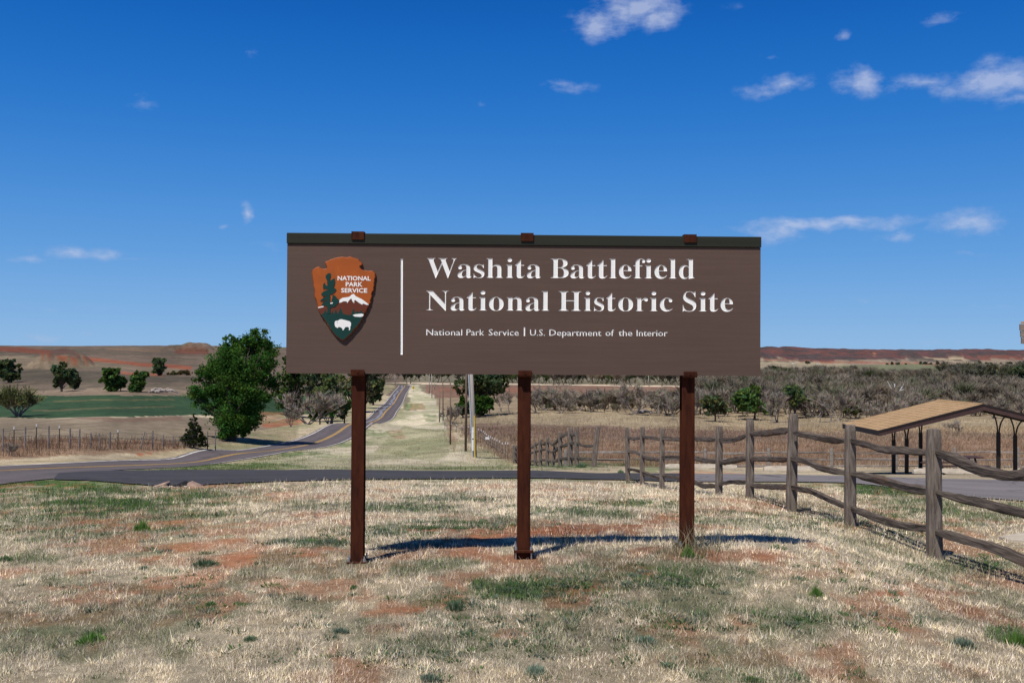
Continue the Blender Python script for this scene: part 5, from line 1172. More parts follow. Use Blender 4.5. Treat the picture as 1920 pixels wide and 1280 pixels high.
pole(873, 846, 4.6, 876, 600, M['pole'], 'brown pole just left of the pale grey pole', d=68)
pole(844.5, 831, 2.6, 844.5, 718, M['pole'], 'thin brown post rising beside the bare bush left of the two near poles', d=84)
pole(831, 785, 2.2, 830, 712, M['pole'], 'dark slim pole in front of the ploughed field', d=196)
pole(824, 788, 2.0, 824.5, 735, M['pole'], 'short slim pole left of the dark slim pole', d=190)
pole(810, 745, 1.6, 809, 700, M['greypole'], 'distant pale pole at the end of the verge, right one of a pair', d=365)
pole(805, 735, 1.5, 805, 698, M['greypole'], 'distant pale pole at the end of the verge, left one of a pair', d=400)
pole(815, 728, 1.3, 815, 716, M['greypole'], 'tiny far pole beside the ploughed field corner', d=430)
pole(741, 719, 1.2, 740.5, 703, M['greypole'], 'far thin pole above the end of the road', d=480)
pole(1217, 722, 1.5, 1216, 704, M['greypole'], 'far thin pole between two sign posts', d=450)
pole(1450, 722, 1.4, 1450, 705, M['greypole'], 'far thin pole in the wood just right of the sign', d=440)
pole(1700, 722, 1.2, 1700, 710, M['greypole'], 'far thin pole beside the pale track', d=480)
# yellow road sign
g = H(775, 734, lo=150); e = empty('road_sign', tuple(g), 0, 'small yellow diamond warning sign beside the far road', 'road sign')
q = MB(); q.tube([(0,0,-.2),(0,0,1.9)], .05, 6); q.build('sign_post', M['tpost'], e)
q = MB(); a_ = .75; q.prism([(0,-.06,.9),(a_,-.06,.9+a_),(0,-.06,.9+2*a_),(-a_,-.06,.9+a_)], (0,.02,0)); q.build('sign_panel', M['yellow'], e)
q = MB(); q.prism([(-.12,-.064,1.35),(.12,-.064,1.35),(.12,-.064,1.9),(-.12,-.064,1.9)], (0,.003,0)); q.build('sign_symbol', M['dark'], e)

def wire_run(posts_, hs, parent, rad=.012):
    for hgt in hs:
        q = MB(); ptl = []
        for i, (x, y, z, h) in enumerate(posts_):
            ptl.append((x, y, z+hgt*h))
            if i < len(posts_)-1:
                x2, y2, z2, h2 = posts_[i+1]; ptl.append(((x+x2)/2, (y+y2)/2, (z+z2)/2+hgt*(h+h2)/2-.04))
        q.tube(ptl, rad, 3, caps=False); q.build('wire', M['wire'], parent)
# roadside wire fence, left
lf = empty('wire_fence', (0,0,0), 0, 'old wire fence on uneven wooden posts in tall reddish grass left of the highway', 'fence')
lp_ = [(-40,802,850,3,0,0),(5,803,850,3,0,0),(26,800,838,1.8,0,1),(47,800,848,3,0,0),(68,795,838,1.8,0,1),(91,798,842,3.2,0,0),(111,798,838,1.8,0,1),(131,803,843,3.4,0,0),(149,804,840,3,0,0),(170,811,842,2.8,0,0),(188,812,842,2.6,-.1,0),(206,809,840,3,0,0),(221,806,838,1.8,0,1),(263,809,836,2.6,.25,0),(286,807,838,3,0,0),(306,815,836,2.4,0,0),(325,816,834,2.2,0,0),(389,808,832,2.2,0,0),(404,806,830,2,0,0)]
WP = []
for (px, top, base, w, ln, tp) in lp_:
    g = P(px, base, 60+max(0, px)*.045); g = np.array([g[0], g[1], z1(g[0], g[1])]); dd = g[1]
    h = P(px, top, dd)[2]-g[2]; r = w/FPX*dd/2; WP.append((g[0], g[1], g[2], h))
    q = MB(); q.tube([(0,0,-.2),(ln*.5*h,0,h*.5),(ln*h,0,h)], [r*1.1, r, r*.95], 6)
    po = q.build('post', M['tpost'] if tp else M['greybark'], lf, tuple(g))
    if tp:
        q = MB(); q.tube([(0,0,h-.16),(0,0,h+.01)], r*1.15, 6); q.build('post_tip', M['tposttip'], po)
wire_run(WP, (.35, .6, .88), lf)
# steel T-post fence beyond the rail fence
tf_ = empty('wire_fence', (0,0,0), 0, 'row of white tipped steel posts running away between the rail fence and the poles', 'fence')
TP = []
tl = [(952,829,866,66),(947.5,829,862,67.5),(941.7,835,864,69),(936.5,840,865,70.5),(931.6,840,865,72),(927.4,840,866,73.5),(923,840,866,75),(919.4,834,865,77),(916,832,862,79),(912,829,857,82),(909,826,855,85),(906,826,850,89),(902,829,846,93),(897,830,843,97),(888,824,838,103),(878,818,834,108),(866,815,828,114),(856,820,827,118),(846,806,818,128),(838,795,810,140),(834,782,800,155),(826,772,785,205)]
for (px, top, base, d) in tl:
    g = P(px, base, d); gz = z1(g[0], g[1]); h = max(.9, P(px, top, d)[2]-gz); TP.append((g[0], g[1], gz, h))
    q = MB(); q.box((0,0,h/2-.15), (.018*(d/70)**.5, .02, h/2+.15)); po = q.build('post', M['tpost'], tf_, (g[0], g[1], gz))
    q = MB(); q.box((0,0,h-.06), (.024*(d/70)**.5, .026, .07)); q.build('post_tip', M['tposttip'], po)
wire_run(TP, (.35, .62, .9), tf_, .014)
q = MB(); x, y, z, h = TP[8]; q.box((x-.1, y-.05, z+h*.75), (.16, .01, .1)); q.build('notice_plate', M['tposttip'], tf_)

# ------------------------------------------------------------------ trees
def quads_cloud(C0, size, seed, flat=0.0):
    """leaf-shaped quads at centres C0 with random orientation"""
    rs_ = np.random.RandomState(seed); n = len(C0)
    a = rs_.normal(size=(n, 3)); a[:, 2] *= 1-flat; a /= np.linalg.norm(a, axis=1)[:, None]+1e-9
    b = rs_.normal(size=(n, 3)); b -= (b*a).sum(1)[:, None]*a; b /= np.linalg.norm(b, axis=1)[:, None]+1e-9
    s = size*rs_.uniform(.6, 1.35, n)[:, None]
    V = np.stack([C0-a*s*.6, C0+b*s*.38, C0+a*s*.6, C0-b*s*.38], 1).reshape(-1, 3)
    F = np.arange(n*4).reshape(n, 4); return V, F
def crown_mesh(name, blobs, nclus, nleaf, size, col, seed, spread=.34, fill=.45, squash=.85):
    rs_ = np.random.RandomState(seed); B = np.array(blobs); w = B[:, 3]**2; w /= w.sum()
    bi = rs_.choice(len(B), nclus, p=w)
    dr = rs_.normal(size=(nclus, 3)); dr /= np.linalg.norm(dr, axis=1)[:, None]
    rad = B[bi, 3]*(fill+(1-fill)*rs_.uniform(0, 1, nclus)**.5)*rs_.uniform(.85, 1.12, nclus)
    cc = B[bi, :3]+dr*rad[:, None]*np.array([1, 1, squash])
    cs = B[bi, 3]*spread*rs_.uniform(.5, 1.3, nclus)
    k = np.repeat(np.arange(nclus), nleaf)
    L0 = cc[k]+rs_.normal(size=(len(k), 3))*cs[k][:, None]*.55*np.array([1, 1, .7])
    V, F = quads_cloud(L0, size, seed+1)
    cl_ = rs_.uniform(.62, 1.35, nclus)[k]*rs_.uniform(.75, 1.25, len(k))
    hue = rs_.uniform(-1, 1, nclus)[k]
    c = np.array(col)[None]*cl_[:, None]; c[:, 0] *= 1+.25*hue; c[:, 2] *= 1-.2*hue
    return mesh_np(name, V, F, M['leaf'], np.repeat(c, 4, axis=0)), cc
def limb_mesh(name, blobs, h0, r0, seed, matl, extra=2, base_split=1, cc=None):
    rr = random.Random(seed); q = MB()
    for sp in range(base_split):
        a0 = 2*math.pi*sp/base_split+rr.random(); off = 0 if base_split == 1 else r0*.9
        q.tube([(math.cos(a0)*off, math.sin(a0)*off, -.2), (math.cos(a0)*off*1.1, math.sin(a0)*off*1.1, h0*.4), (rr.uniform(-.1, .1)*h0+math.cos(a0)*off*1.6, rr.uniform(-.1, .1)*h0, h0)], [r0*1.5/base_split**.4, r0/base_split**.3, r0*.8/base_split**.3], 8)
    tgt = [Vector(b[:3]) for b in blobs]
    if cc is not None: tgt += [Vector(cc[i]) for i in rr.sample(range(len(cc)), min(len(cc), extra*len(blobs)))]
    for t in tgt:
        s0 = Vector((0, 0, h0*rr.uniform(.6, 1))); m1 = s0.lerp(t, .35)+Vector((rr.uniform(-.2, .2), rr.uniform(-.2, .2), rr.uniform(0, .4)))*r0*3; m2 = s0.lerp(t, .72)+Vector((rr.uniform(-.3, .3), rr.uniform(-.3, .3), rr.uniform(-.1, .2)))*r0*2
        q.tube([s0, m1, m2, t], [r0*.5, r0*.32, r0*.2, r0*.07], 5, caps=False)
    return q.mesh(name, matl, smooth=True)
def leafy(label, cat, loc, blobs, h0, r0, nclus, nleaf, size, col, seed, group=None, split=1, name='tree', matl=None, **kw):
    e = empty(name, loc, 0, label, cat, group)
    cm, cc = crown_mesh('crown', blobs, nclus, nleaf, size, col, seed, **kw)
    obj('crown', cm, e); obj('trunk', limb_mesh('trunk', blobs, h0, r0, seed, matl or M['bark'], 2, split, cc), e)
    return e
def copy_thing(src, loc, rz, s, label=None, group=None):
    c_ = src.copy(); link(c_); c_.location = loc; c_.rotation_euler = (0, 0, rz); c_.scale = s if isinstance(s, tuple) else (s, s, s)
    if label: c_['label'] = label
    if group: c_['group'] = group
    for ch in src.children:
        k = ch.copy(); link(k); k.parent = c_
    return c_
def blobs_px(lst, px0, py0, d, depth=.8, seed=3):
    """crown lobes measured in the photograph, placed at distance d; (px,py,radius px)"""
    rr = random.Random(seed); k = d/FPX; b = P(px0, py0, d); gz = z1(b[0], b[1]); out = []
    for (x, y, r) in [(a_, b_, c_*.97) for a_, b_, c_ in lst]:
        p = P(x, y, d); out.append((p[0]-b[0], rr.uniform(-1, 1)*depth, p[2]-gz, r*k))
    return out, (b[0], b[1], gz)
# big elm
bl, loc = blobs_px([(478,634,24),(452,646,24),(497,652,20),(470,656,28),(424,640,15),(418,660,22),(440,676,30),(495,678,26),(395,690,24),(378,705,20),(415,705,34),(460,700,36),(496,706,20),(374,735,18),(398,735,26),(430,735,36),(470,735,30),(495,742,18),(385,760,18),(410,768,24),(440,770,34),(478,768,26),(415,795,16),(440,800,22),(462,795,18),(508,642,10),(430,812,13),(450,812,13),(440,785,32),(468,780,26),(404,772,20),(418,803,11),(458,803,13),(500,722,18)], 432, 823, 99, 2.4, 5)
leafy('large dense green elm beside the highway, left of the sign', 'tree', loc, bl, 1.6, .34, 1350, 44, .18, (.052,.122,.024), 21, split=3, spread=.36, fill=.25)
# trees in the row along the highway
TB_ = 1.0
def px_tree(label, px, base, d, top, wid, col, seed, n=9, dens_=1.0, size=None, cat='tree', group=None, name='tree', lo_=.3, matl=None, split=1, fill=.4):
    b = P(px, base, d); gz = z1(b[0], b[1]); k = d/FPX; h = P(px, top, d)[2]-gz; w = wid*k/2
    rr = random.Random(seed); bl = []
    for i in range(n):
        f = rr.uniform(lo_, .86); ww = w*(1-abs(f-.58)*1.1)
        a = rr.uniform(0, 6.28); rr_ = rr.uniform(.18, .30)*min(h, 2*w)*.8
        bl.append((math.cos(a)*(ww-rr_*.6)*rr.uniform(.5, 1), math.sin(a)*(ww-rr_*.6)*rr.uniform(.5, 1), h*f, rr_))
    bl.append((0, 0, h*.84, h*.15)); bl.append((0, 0, h*.55, min(w, h*.5)*.55))
    size = size or max(.2, .0028*d)
    return leafy(label, cat, (b[0], b[1], gz), bl, h*lo_*.9, max(.08, h*.026), int(150*dens_), int(24), size, col, seed, group=group, name=name, split=split, matl=matl, fill=fill)
DG=(.072,.130,.034); MG=(.095,.165,.042); OG=(.10,.125,.042); BG=(.10,.145,.065)
px_tree('green tree just behind the big elm on its right', 546, 745, 215, 655, 90, DG, 31, dens_=1.7, n=12, lo_=.10)
px_tree('dark green tree behind the sign, above the bare grey shrub', 585, 752, 200, 676, 70, (.105,.14,.065), 32, dens_=.9, lo_=.10)
px_tree('broad green tree over the road verge, left of the left sign post', 622, 762, 185, 684, 80, (.11,.155,.06), 33, dens_=1.1, n=12, lo_=.10)
px_tree('green tree right behind the left sign post', 665, 745, 240, 678, 62, (.14,.15,.08), 34, dens_=.8, lo_=.10)
px_tree('rounded green tree with a dark verge shadow, right of the left post', 700, 738, 290, 684, 46, (.12,.155,.07), 35, dens_=.9, lo_=.10)
px_tree('grey green tree between the left post and the far road', 684, 745, 262, 686, 40, (.10,.10,.06), 36, dens_=.8, lo_=.10)
px_tree('low green bush in front of the row of verge trees', 600, 782, 170, 745, 60, DG, 37, dens_=.8, cat='bush', name='bush')
px_tree('small green bush by the verge beneath the dark tree', 646, 768, 190, 742, 36, MG, 38, dens_=.5, cat='bush', name='bush')
# left hillside trees
px_tree('loose green hillside tree at the left picture edge', 22, 716, 255, 668, 66, BG, 41, dens_=.8, n=8, lo_=.14, split=3)
px_tree('hillside tree leaning right, third group from the left edge', 115, 738, 196, 678, 56, BG, 42, dens_=.75, n=8, lo_=.14, split=3)
px_tree('small grey green tree adjoining the leaning hillside tree', 140, 735, 205, 690, 36, (.075,.095,.05), 43, dens_=.4, n=6, lo_=.14, split=3)
px_tree('round green tree at the field edge, left of the touching pair', 207, 741, 190, 690, 46, DG, 44, dens_=1.1, lo_=.12, split=2)
px_tree('round green tree at the field edge, right of the touching pair', 257, 741, 190, 694, 52, DG, 45, dens_=1.2, lo_=.12, split=2)
px_tree('small tree bridging the touching pair at the field edge', 226, 741, 193, 704, 28, DG, 46, dens_=.4)
px_tree('lone small wind blown tree on the hillside above the field', 297, 704, 290, 669, 32, BG, 47, dens_=.6, lo_=.14, split=3)
px_tree('yellowish low bush on the slope left of the elm', 325, 710, 300, 697, 44, (.13,.12,.05), 48, dens_=.4, cat='bush', name='bush', lo_=.2)
px_tree('second yellowish low bush touching the elm crown', 350, 708, 300, 694, 30, (.14,.115,.06), 49, dens_=.3, cat='bush', name='bush', lo_=.2)
# right middle distance
px_tree('tall cottonwood behind the pale grey pole, cut by the sign', 899, 774, 205, 676, 104, (.085,.115,.050), 51, dens_=1.3, n=13, lo_=.42)
px_tree('small dense bright green tree below the cottonwood', 901, 775, 200, 742, 46, (.045,.10,.02), 52, dens_=1.0, n=7, lo_=.25)
px_tree('bright green bush behind the brown pole', 868, 773, 203, 742, 34, (.055,.12,.02), 53, dens_=.8, n=6, cat='bush', name='bush', lo_=.2)
px_tree('small dark green tree right of the dense bright one', 918, 768, 215, 745, 22, DG, 54, dens_=.5, n=5)
px_tree('green tree between the bare trees right of the sign', 1415, 784, 192, 718, 96, (.11,.19,.055), 55, dens_=1.2, n=9)
px_tree('low green tree top among bare woods above the second fence post', 1490, 780, 200, 722, 66, (.12,.17,.07), 56, dens_=.5, n=6)
px_tree('rounded olive tree beside the right sign post', 1341, 792, 180, 734, 56, (.13,.16,.07), 57, dens_=.8, n=7)
px_tree('olive bush in the wood left of the shelter ridge', 1605, 785, 196, 748, 56, (.10,.12,.05), 58, dens_=.6, n=7, cat='bush', name='bush')
px_tree('olive bush in the wood right behind the shelter roof', 1745, 785, 196, 750, 70, (.09,.10,.05), 59, dens_=.5, n=7, cat='bush', name='bush')
px_tree('dark green tree at the right edge above the shelter roof', 1898, 745, 330, 722, 44, (.07,.10,.05), 60, dens_=.8, n=7)
px_tree('pale green tree top just right of the sign board', 1452, 715, 600, 686, 34, (.10,.12,.065), 61, dens_=.6, n=7)
px_tree('large grey green cottonwood on the far right river bank', 1862, 716, 560, 685, 44, (.13,.13,.085), 62, dens_=.8, n=8)
px_tree('second grey green cottonwood, nearest the right picture edge', 1912, 716, 560, 688, 40, (.09,.12,.06), 63, dens_=.8, n=8)
px_tree('third grey green cottonwood left of the big pair', 1828, 715, 570, 694, 30, (.12,.12,.08), 64, dens_=.5, n=7)
# juniper by the fence
g = P(363, 831, 77); gz = z1(g[0], g[1]); k_ = 77/FPX
bl = []
for i in range(26):
    f = (i+.5)/26; wv = (1-f)**.9*.95+.05
    a = i*2.4; bl.append((math.cos(a)*wv*.72, math.sin(a)*wv*.72, .25+f*2.45, .09+.33*(1-f)))
bl += [(-.15,0,2.35,.07),(.35,0,1.2,.34),(.75,0,.8,.3),(-.65,0,.9,.2)]
leafy('small dark juniper with a pointed top at the end of the wire fence', 'juniper', (g[0], g[1], gz), bl, .3, .07, 230, 26, .10, (.040,.058,.020), 71, name='juniper', fill=.2)

# bare trees -----------------------------------------------------------
def bare(seed, h, w, nb=6, stems=1, levels=3, tw=.035, ntw=7, wood=(.25,.215,.18), low=.15, r0=.16, leafc=None):
    """returns (limb mesh, twig mesh): every twig a thin tapering triangle pair"""
    rr = random.Random(seed); q = MB(); T = []
    def grow(p, dr, ln, r, lv):
        pts_ = [p]; d = dr.copy(); n = 3
        for i in range(n):
            d = (d+Vector((rr.uniform(-.28, .28), rr.uniform(-.28, .28), rr.uniform(-.05, .18)))).normalized()
            pts_.append(pts_[-1]+d*ln/n)
        if lv <= levels-1: q.tube(pts_, [r, r*.8, r*.62, r*.4], 4 if lv else 6, caps=False)
        else: T.append((pts_[0], pts_[2], r)); T.append((pts_[1], pts_[3], r))
        if lv < levels:
            for j in range(nb if lv == 0 else (4 if lv < levels-1 else ntw)):
                f = rr.uniform(.3, 1); a = pts_[0].lerp(pts_[-1], f) if lv else pts_[min(3, 1+int(f*3))]
                dd = (d+Vector((rr.uniform(-1, 1), rr.uniform(-1, 1), rr.uniform(-.35, .75)))*.95).normalized()
                grow(a, dd, ln*rr.uniform(.5, .78), r*.55, lv+1)
    for s_ in range(stems):
        a = rr.uniform(0, 6.28); sp = 0 if stems == 1 else rr.uniform(.25, .95)
        d0 = Vector((math.cos(a)*sp*w/h, math.sin(a)*sp*w/h, 1)).normalized()
        grow(Vector((rr.uniform(-.1, .1)*(stems > 1), rr.uniform(-.1, .1)*(stems > 1), -.1)), d0, h*.46, r0/(stems**.5), 0)
    V = []; F = []; C = []
    for a, b, r in T:
        for _ in range(2):
            d = (b-a)*rr.uniform(.8, 1.6); d += Vector((rr.uniform(-1, 1), rr.uniform(-1, 1), rr.uniform(-.6, .9)))*d.length*.4
            s_ = d.cross(Vector((rr.uniform(-1, 1), rr.uniform(-1, 1), rr.uniform(-1, 1)))).normalized()*tw
            i = len(V); V += [a-s_, a+s_, a+d]; F.append((i, i+1, i+2))
            c = [x*rr.uniform(.75, 1.3) for x in wood]; C += [c]*3
            if leafc:
                i = len(V); m_ = a+d*rr.uniform(.4, 1); V += [m_, m_+s_*3, m_+d*.35]; F.append((i, i+1, i+2)); C += [leafc]*3
    return q.mesh('trunk', M['greybark'], smooth=True), mesh_np('crown', np.array([tuple(v) for v in V]), np.array(F), M['twig'], np.array(C))
BT = [bare(101, 6, 5, 6, 1, ntw=9, tw=.03), bare(102, 6, 6, 7, 2, tw=.03), bare(103, 5, 6.5, 5, 4, tw=.03), bare(104, 7, 5, 7, 1), bare(105, 5.5, 6, 6, 3), bare(106, 4, 6, 5, 5, tw=.03)]
def bare_thing(i, px, base, d, hpx, label, group=None, sx=1.0, cat='bare tree', name='bare_tree'):
    b = P(px, base, d); gz = z1(b[0], b[1]); h = hpx*d/FPX; src = (6, 6, 5, 7, 5.5, 4)[i]*.98
    e = empty(name, (b[0], b[1], gz), rnd.uniform(0, 6.28), label, cat, group); s = h/src; e.scale = (s*sx, s*sx, s)
    obj('trunk', BT[i][0], e); obj('crown', BT[i][1], e); return e
bare_thing(2, 1192, 776, 198, 66, 'wide spreading bare tree over the fallen log, between two sign posts', sx=1.5)
bare_thing(0, 955, 770, 212, 45, 'bare tree just left of the middle sign post')
bare_thing(1, 940, 766, 220, 40, 'smaller bare tree second left of the middle sign post')
bare_thing(5, 578, 791, 160, 74, 'grey leafless thicket in front of the verge trees', sx=1.35, cat='bare shrub', name='bare_shrub')
bare_thing(2, 617, 784, 172, 66, 'leafless shrub right of the grey thicket by the road', sx=1.0, cat='bare shrub', name='bare_shrub')
bare_thing(2, 545, 800, 140, 36, 'low leafless shrub behind the elm trunk', sx=1.1, cat='bare shrub', name='bare_shrub')
bare_thing(5, 846, 778, 180, 40, 'bare bush at the foot of the thin roadside poles', sx=1.0, cat='bare shrub', name='bare_shrub')
bare_thing(0, 650, 742, 240, 55, 'tall bare tree poking out behind the left sign post')
bare_thing(3, 1262, 792, 182, 46, 'small dark bare bush left of the right sign post', sx=.9, cat='bare shrub', name='bare_shrub')
bare_thing(1, 1010, 768, 222, 40, 'bare tree just right of the middle sign post')
bare_thing(3, 1448, 793, 178, 46, 'bare tree with a dark trunk right of the fifth fence post')
bare_thing(4, 1795, 812, 108, 32, 'bare shrub glimpsed under the shelter gable', sx=1.1, cat='bare shrub', name='bare_shrub')
bare_thing(5, 20, 852, 57, 30, 'leafless grey weed bush in the ditch at the left edge', sx=1.0, cat='bare shrub', name='bare_shrub')
# radial spring shrub, left edge
w_, t_ = bare(107, 4.2, 8.5, 4, 16, levels=2, tw=.035, ntw=9, wood=(.115,.10,.055), r0=.34, leafc=(.10,.13,.04))
b = P(34, 783, 116); e = empty('tree', (b[0], b[1], z1(b[0], b[1])), 0, 'fan shaped budding tree in front of the green field, left edge', 'tree')
obj('trunk', w_, e); obj('crown', t_, e)
# line of bare trees at the near side of the wood (one of a kind, nothing tells them apart)
GRP = 'bare trees along the near edge of the wood'
for i in range(58):
    px = 1005+ (i % 58)*16.3+rnd.uniform(-7, 7); d = rnd.uniform(188, 232) if px < 1400 else rnd.uniform(175, 230)
    if abs(px-1192) < 40: continue
    bx = P(px, 780, d); gz = z1(bx[0], bx[1])
    k = rnd.randrange(6) if px > 1300 else rnd.choice((2, 4, 5, 5)); h = rnd.uniform(3.6, 6.8) if px > 1300 else rnd.uniform(4.4, 6.2)
    e = empty('bare_tree', (bx[0], bx[1], gz), rnd.uniform(0, 6.28), 'grey leafless tree among others at the near edge of the wood', 'bare tree', GRP)
    s = h/(6, 6, 5, 7, 5.5, 4)[k]; e.scale = (s*1.15, s*1.15, s); obj('trunk', BT[k][0], e); obj('crown', BT[k][1], e)
# the wood behind: reads as one mass
def tri_of(me):
    me.calc_loop_triangles(); V = np.empty(len(me.vertices)*3); me.vertices.foreach_get('co', V)
    T = np.empty(len(me.loop_triangles)*3, np.int32); me.loop_triangles.foreach_get('vertices', T); return V.reshape(-1, 3), T.reshape(-1, 3)
TW = [tri_of(bare(120+i, 7, 6, 6, 2, levels=2, tw=.055, ntw=17, r0=.12)[1]) for i in range(6)]
TB = [tri_of(bare(120+i, 7, 6, 6, 2, levels=2, tw=.055, ntw=17, r0=.12)[0]) for i in range(6)]
Vs, Fs, Cs = [], [], []; off = 0
rr = np.random.RandomState(5)
def wood_band(n, x0, x1, d0, d1, h0, h1, cols, keep=None):
    global off
    for i in range(n):
        px = rr.uniform(x0, x1); d = math.exp(rr.uniform(math.log(d0), math.log(d1)))
        if keep and not keep(px, d): continue
        b = P(px, 700, d); X, Y = b[0], b[1]
        POSW.append((X, Y)); HW.append(rr.uniform(h0, h1)); CW.append(cols[rr.randint(len(cols))]); KW.append(rr.randint(6))
POSW, HW, CW, KW = [], [], [], []
GR = [(.22,.19,.155), (.185,.16,.13), (.26,.225,.185), (.17,.15,.115), (.21,.17,.125), (.24,.205,.165), (.15,.165,.10), (.19,.175,.12)]
wood_band(50, 1000, 1300, 208, 262, 3.2, 5.2, GR)
wood_band(70, 1000, 1300, 206, 250, 1.8, 3.0, GR)
wood_band(400, 1290, 1960, 205, 345, 3.6, 8, GR)
wood_band(460, 1290, 1960, 300, 520, 4.5, 9.5, GR, lambda px, d: not (px > 1620 and d > 420))
wood_band(90, 980, 1300, 455, 640, 7, 11, GR+[(.09,.115,.05)])
wood_band(110, 680, 1300, 490, 660, 7, 11, [(.075,.10,.04), (.08,.11,.045), (.12,.11,.085), (.06,.09,.035)])
wood_band(150, 1300, 1640, 520, 760, 7, 10, GR+[(.10,.12,.06)])
wood_band(70, 1640, 1760, 600, 700, 5, 8, GR)
wood_band(60, 1720, 1860, 570, 640, 5, 9, GR+[(.08,.10,.05)])
wood_band(60, 1780, 1960, 560, 640, 10, 14, [(.13,.125,.085), (.10,.115,.06), (.15,.14,.11)])
PW = np.array(POSW); ZW = Zg(PW[:, 0], PW[:, 1])
for i in range(len(PW)):
    a = rr.uniform(0, 6.28); s = HW[i]/6.6; ca, sa = math.cos(a)*s*1.25, math.sin(a)*s*1.25
    for (V, T), cf in ((TW[KW[i]], 1.0), (TB[KW[i]], .72)):
        W = np.stack([V[:, 0]*ca-V[:, 1]*sa+PW[i, 0], V[:, 0]*sa+V[:, 1]*ca+PW[i, 1], V[:, 2]*s+ZW[i]], 1)
        Vs.append(W); Fs.append(T+off); off += len(V); Cs.append(np.array(CW[i])[None]*cf*rr.uniform(.85, 1.2)*rr.uniform(.8, 1.2, (len(V), 1)))
me = mesh_np('bare_woodland', np.concatenate(Vs), np.concatenate(Fs), M['twig'], np.concatenate(Cs))
print('wood tris', sum(len(f) for f in Fs), 'trees', len(PW))
tag(obj('bare_woodland', me), 'grey leafless wood filling the valley behind the field', kind='stuff')

# far tree groups on the right plain, one tree each
FT = []
for s_ in range(3):
    blb = [(rnd.uniform(-1, 1)*2.4, rnd.uniform(-1, 1)*2.4, rnd.uniform(3, 6.2), rnd.uniform(1.6, 2.4)) for _ in range(6)]
    FT.append((crown_mesh('crown', blb, 60, 10, 1.0, (.045,.072,.036), 300+s_)[0], limb_mesh('trunk', blb, 2.4, .3, 300+s_, M['bark'], 0)))
def far_tree(px, base, d, hpx, label, grp, i):
    b = P(px, base, d); gz = z1(b[0], b[1]); s = hpx*d/FPX/8.0
    e = empty('tree', (b[0], b[1], gz), rnd.uniform(0, 6.28), label, 'tree', grp); e.scale = (s, s, s)
    obj('crown', FT[i % 3][0], e); obj('trunk', FT[i % 3][1], e)
for j, (px, hp, lb) in enumerate([(1514,9,'lone dark tree at the foot of the red ridge'),(1664,7,'first tree of the dark clump on the plain'),(1672,8,'second tree of the dark clump on the plain'),(1682,8,'third tree of the dark clump on the plain'),(1699,5,'tiny lone tree between two dark clumps on the plain'),(1727,8,'leftmost tree of the middle clump on the plain'),(1734,10,'tallest tree of the middle clump on the plain'),(1744,8,'right tree of the middle clump on the plain'),(1757,10,'rounded tree right of the middle clump'),(1770,9,'grey green tree ending the middle clump'),(1798,7,'tree beside the pale far field'),(1836,9,'left tree of the far right pair'),(1852,8,'right tree of the far right pair'),(1859,7,'short tree behind the far right pair'),(1876,6,'low tree left of the last far pair'),(1890,9,'left tree of the last far pair'),(1896,8,'right tree of the last far pair'),(1911,7,'far tree by the right picture edge')]):
    far_tree(px, 685+(px-1500)*.002, 1500, hp, lb, 'dark trees scattered on the far plain', j)
# a few pale far buildings
def far_house(px, base, d, wp, hp, lab):
    b = P(px, base, d); gz = z1(b[0], b[1]); w = wp*d/FPX/2; h = hp*d/FPX
    e = empty('house', (b[0], b[1], gz), .3, lab, 'house')
    q = MB(); q.box((0,0,h*.32), (w, w*.7, h*.34)); q.build('wall', M['white'], e)
    q = MB(); q.prism([(-w*1.1,-w*.8,h*.66),(w*1.1,-w*.8,h*.66),(w*1.1,0,h),(-w*1.1,0,h)], (0,.05,.2)); q.prism([(-w*1.1,w*.8,h*.66),(w*1.1,w*.8,h*.66),(w*1.1,0,h),(-w*1.1,0,h)], (0,-.05,.2)); q.build('roof', M['galv'], e)
far_house(1488, 673, 2300, 4, 2.4, 'tiny pale farmhouse below the red ridge, just right of the sign')
far_house(1533, 673, 2300, 3, 2.0, 'tiny pale shed below the red ridge, right of the farmhouse')
# fallen logs and brush pile
def log_pile(px, base, d, wpx, label, n=7, seed=1, cat='fallen log'):
    b = P(px, base, d); gz = z1(b[0], b[1]); w = wpx*d/FPX; rr_ = random.Random(seed)
    e = empty('fallen_log', (b[0], b[1], gz), 0, label, cat)
    for i in range(n):
        x = rr_.uniform(-.5, .2)*w; ln = rr_.uniform(.3, .6)*w; r = rr_.uniform(.1, .22)
        q = MB(); q.tube([(x, rr_.uniform(-1, 1), .15+rr_.random()*.5), (x+ln*.5, rr_.uniform(-1, 1), .35+rr_.random()*.7), (x+ln, rr_.uniform(-1, 1), .1+rr_.random()*.4)], [r, r*.8, r*.4], 6)
        q.build('limb', M['cut'], e, smooth=True)
log_pile(1205, 778, 200, 52, 'pale fallen trunk and limbs under the wide bare tree', 8, 3)
log_pile(300, 741, 190, 56, 'grey brush pile at the edge of the green field', 14, 4, 'brush pile')
# white dead snag in the wood
b = P(1678, 780, 240); e = empty('dead_tree', (b[0], b[1], z1(b[0], b[1])), 0, 'white forked dead tree standing out in the grey wood', 'dead tree')
q = MB(); kx = 240/FPX
q.tube([(0,0,0),(.1,0,(780-745)*kx*.8),(-.1,0,(780-728)*kx)], [.28,.2,.12], 6)
q.tube([(0,0,3.6),(1.2,0,5.0),(2.1,0,6.6)], [.16,.13,.06], 6); q.tube([(-.1,0,4.4),(-1.0,0,5.7),(-1.9,0,7.4)], [.14,.1,.05], 6); q.tube([(1.2,0,5.0),(2.2,0,5.4)], [.09,.04], 5)
q.build('trunk', M['tposttip'], e)

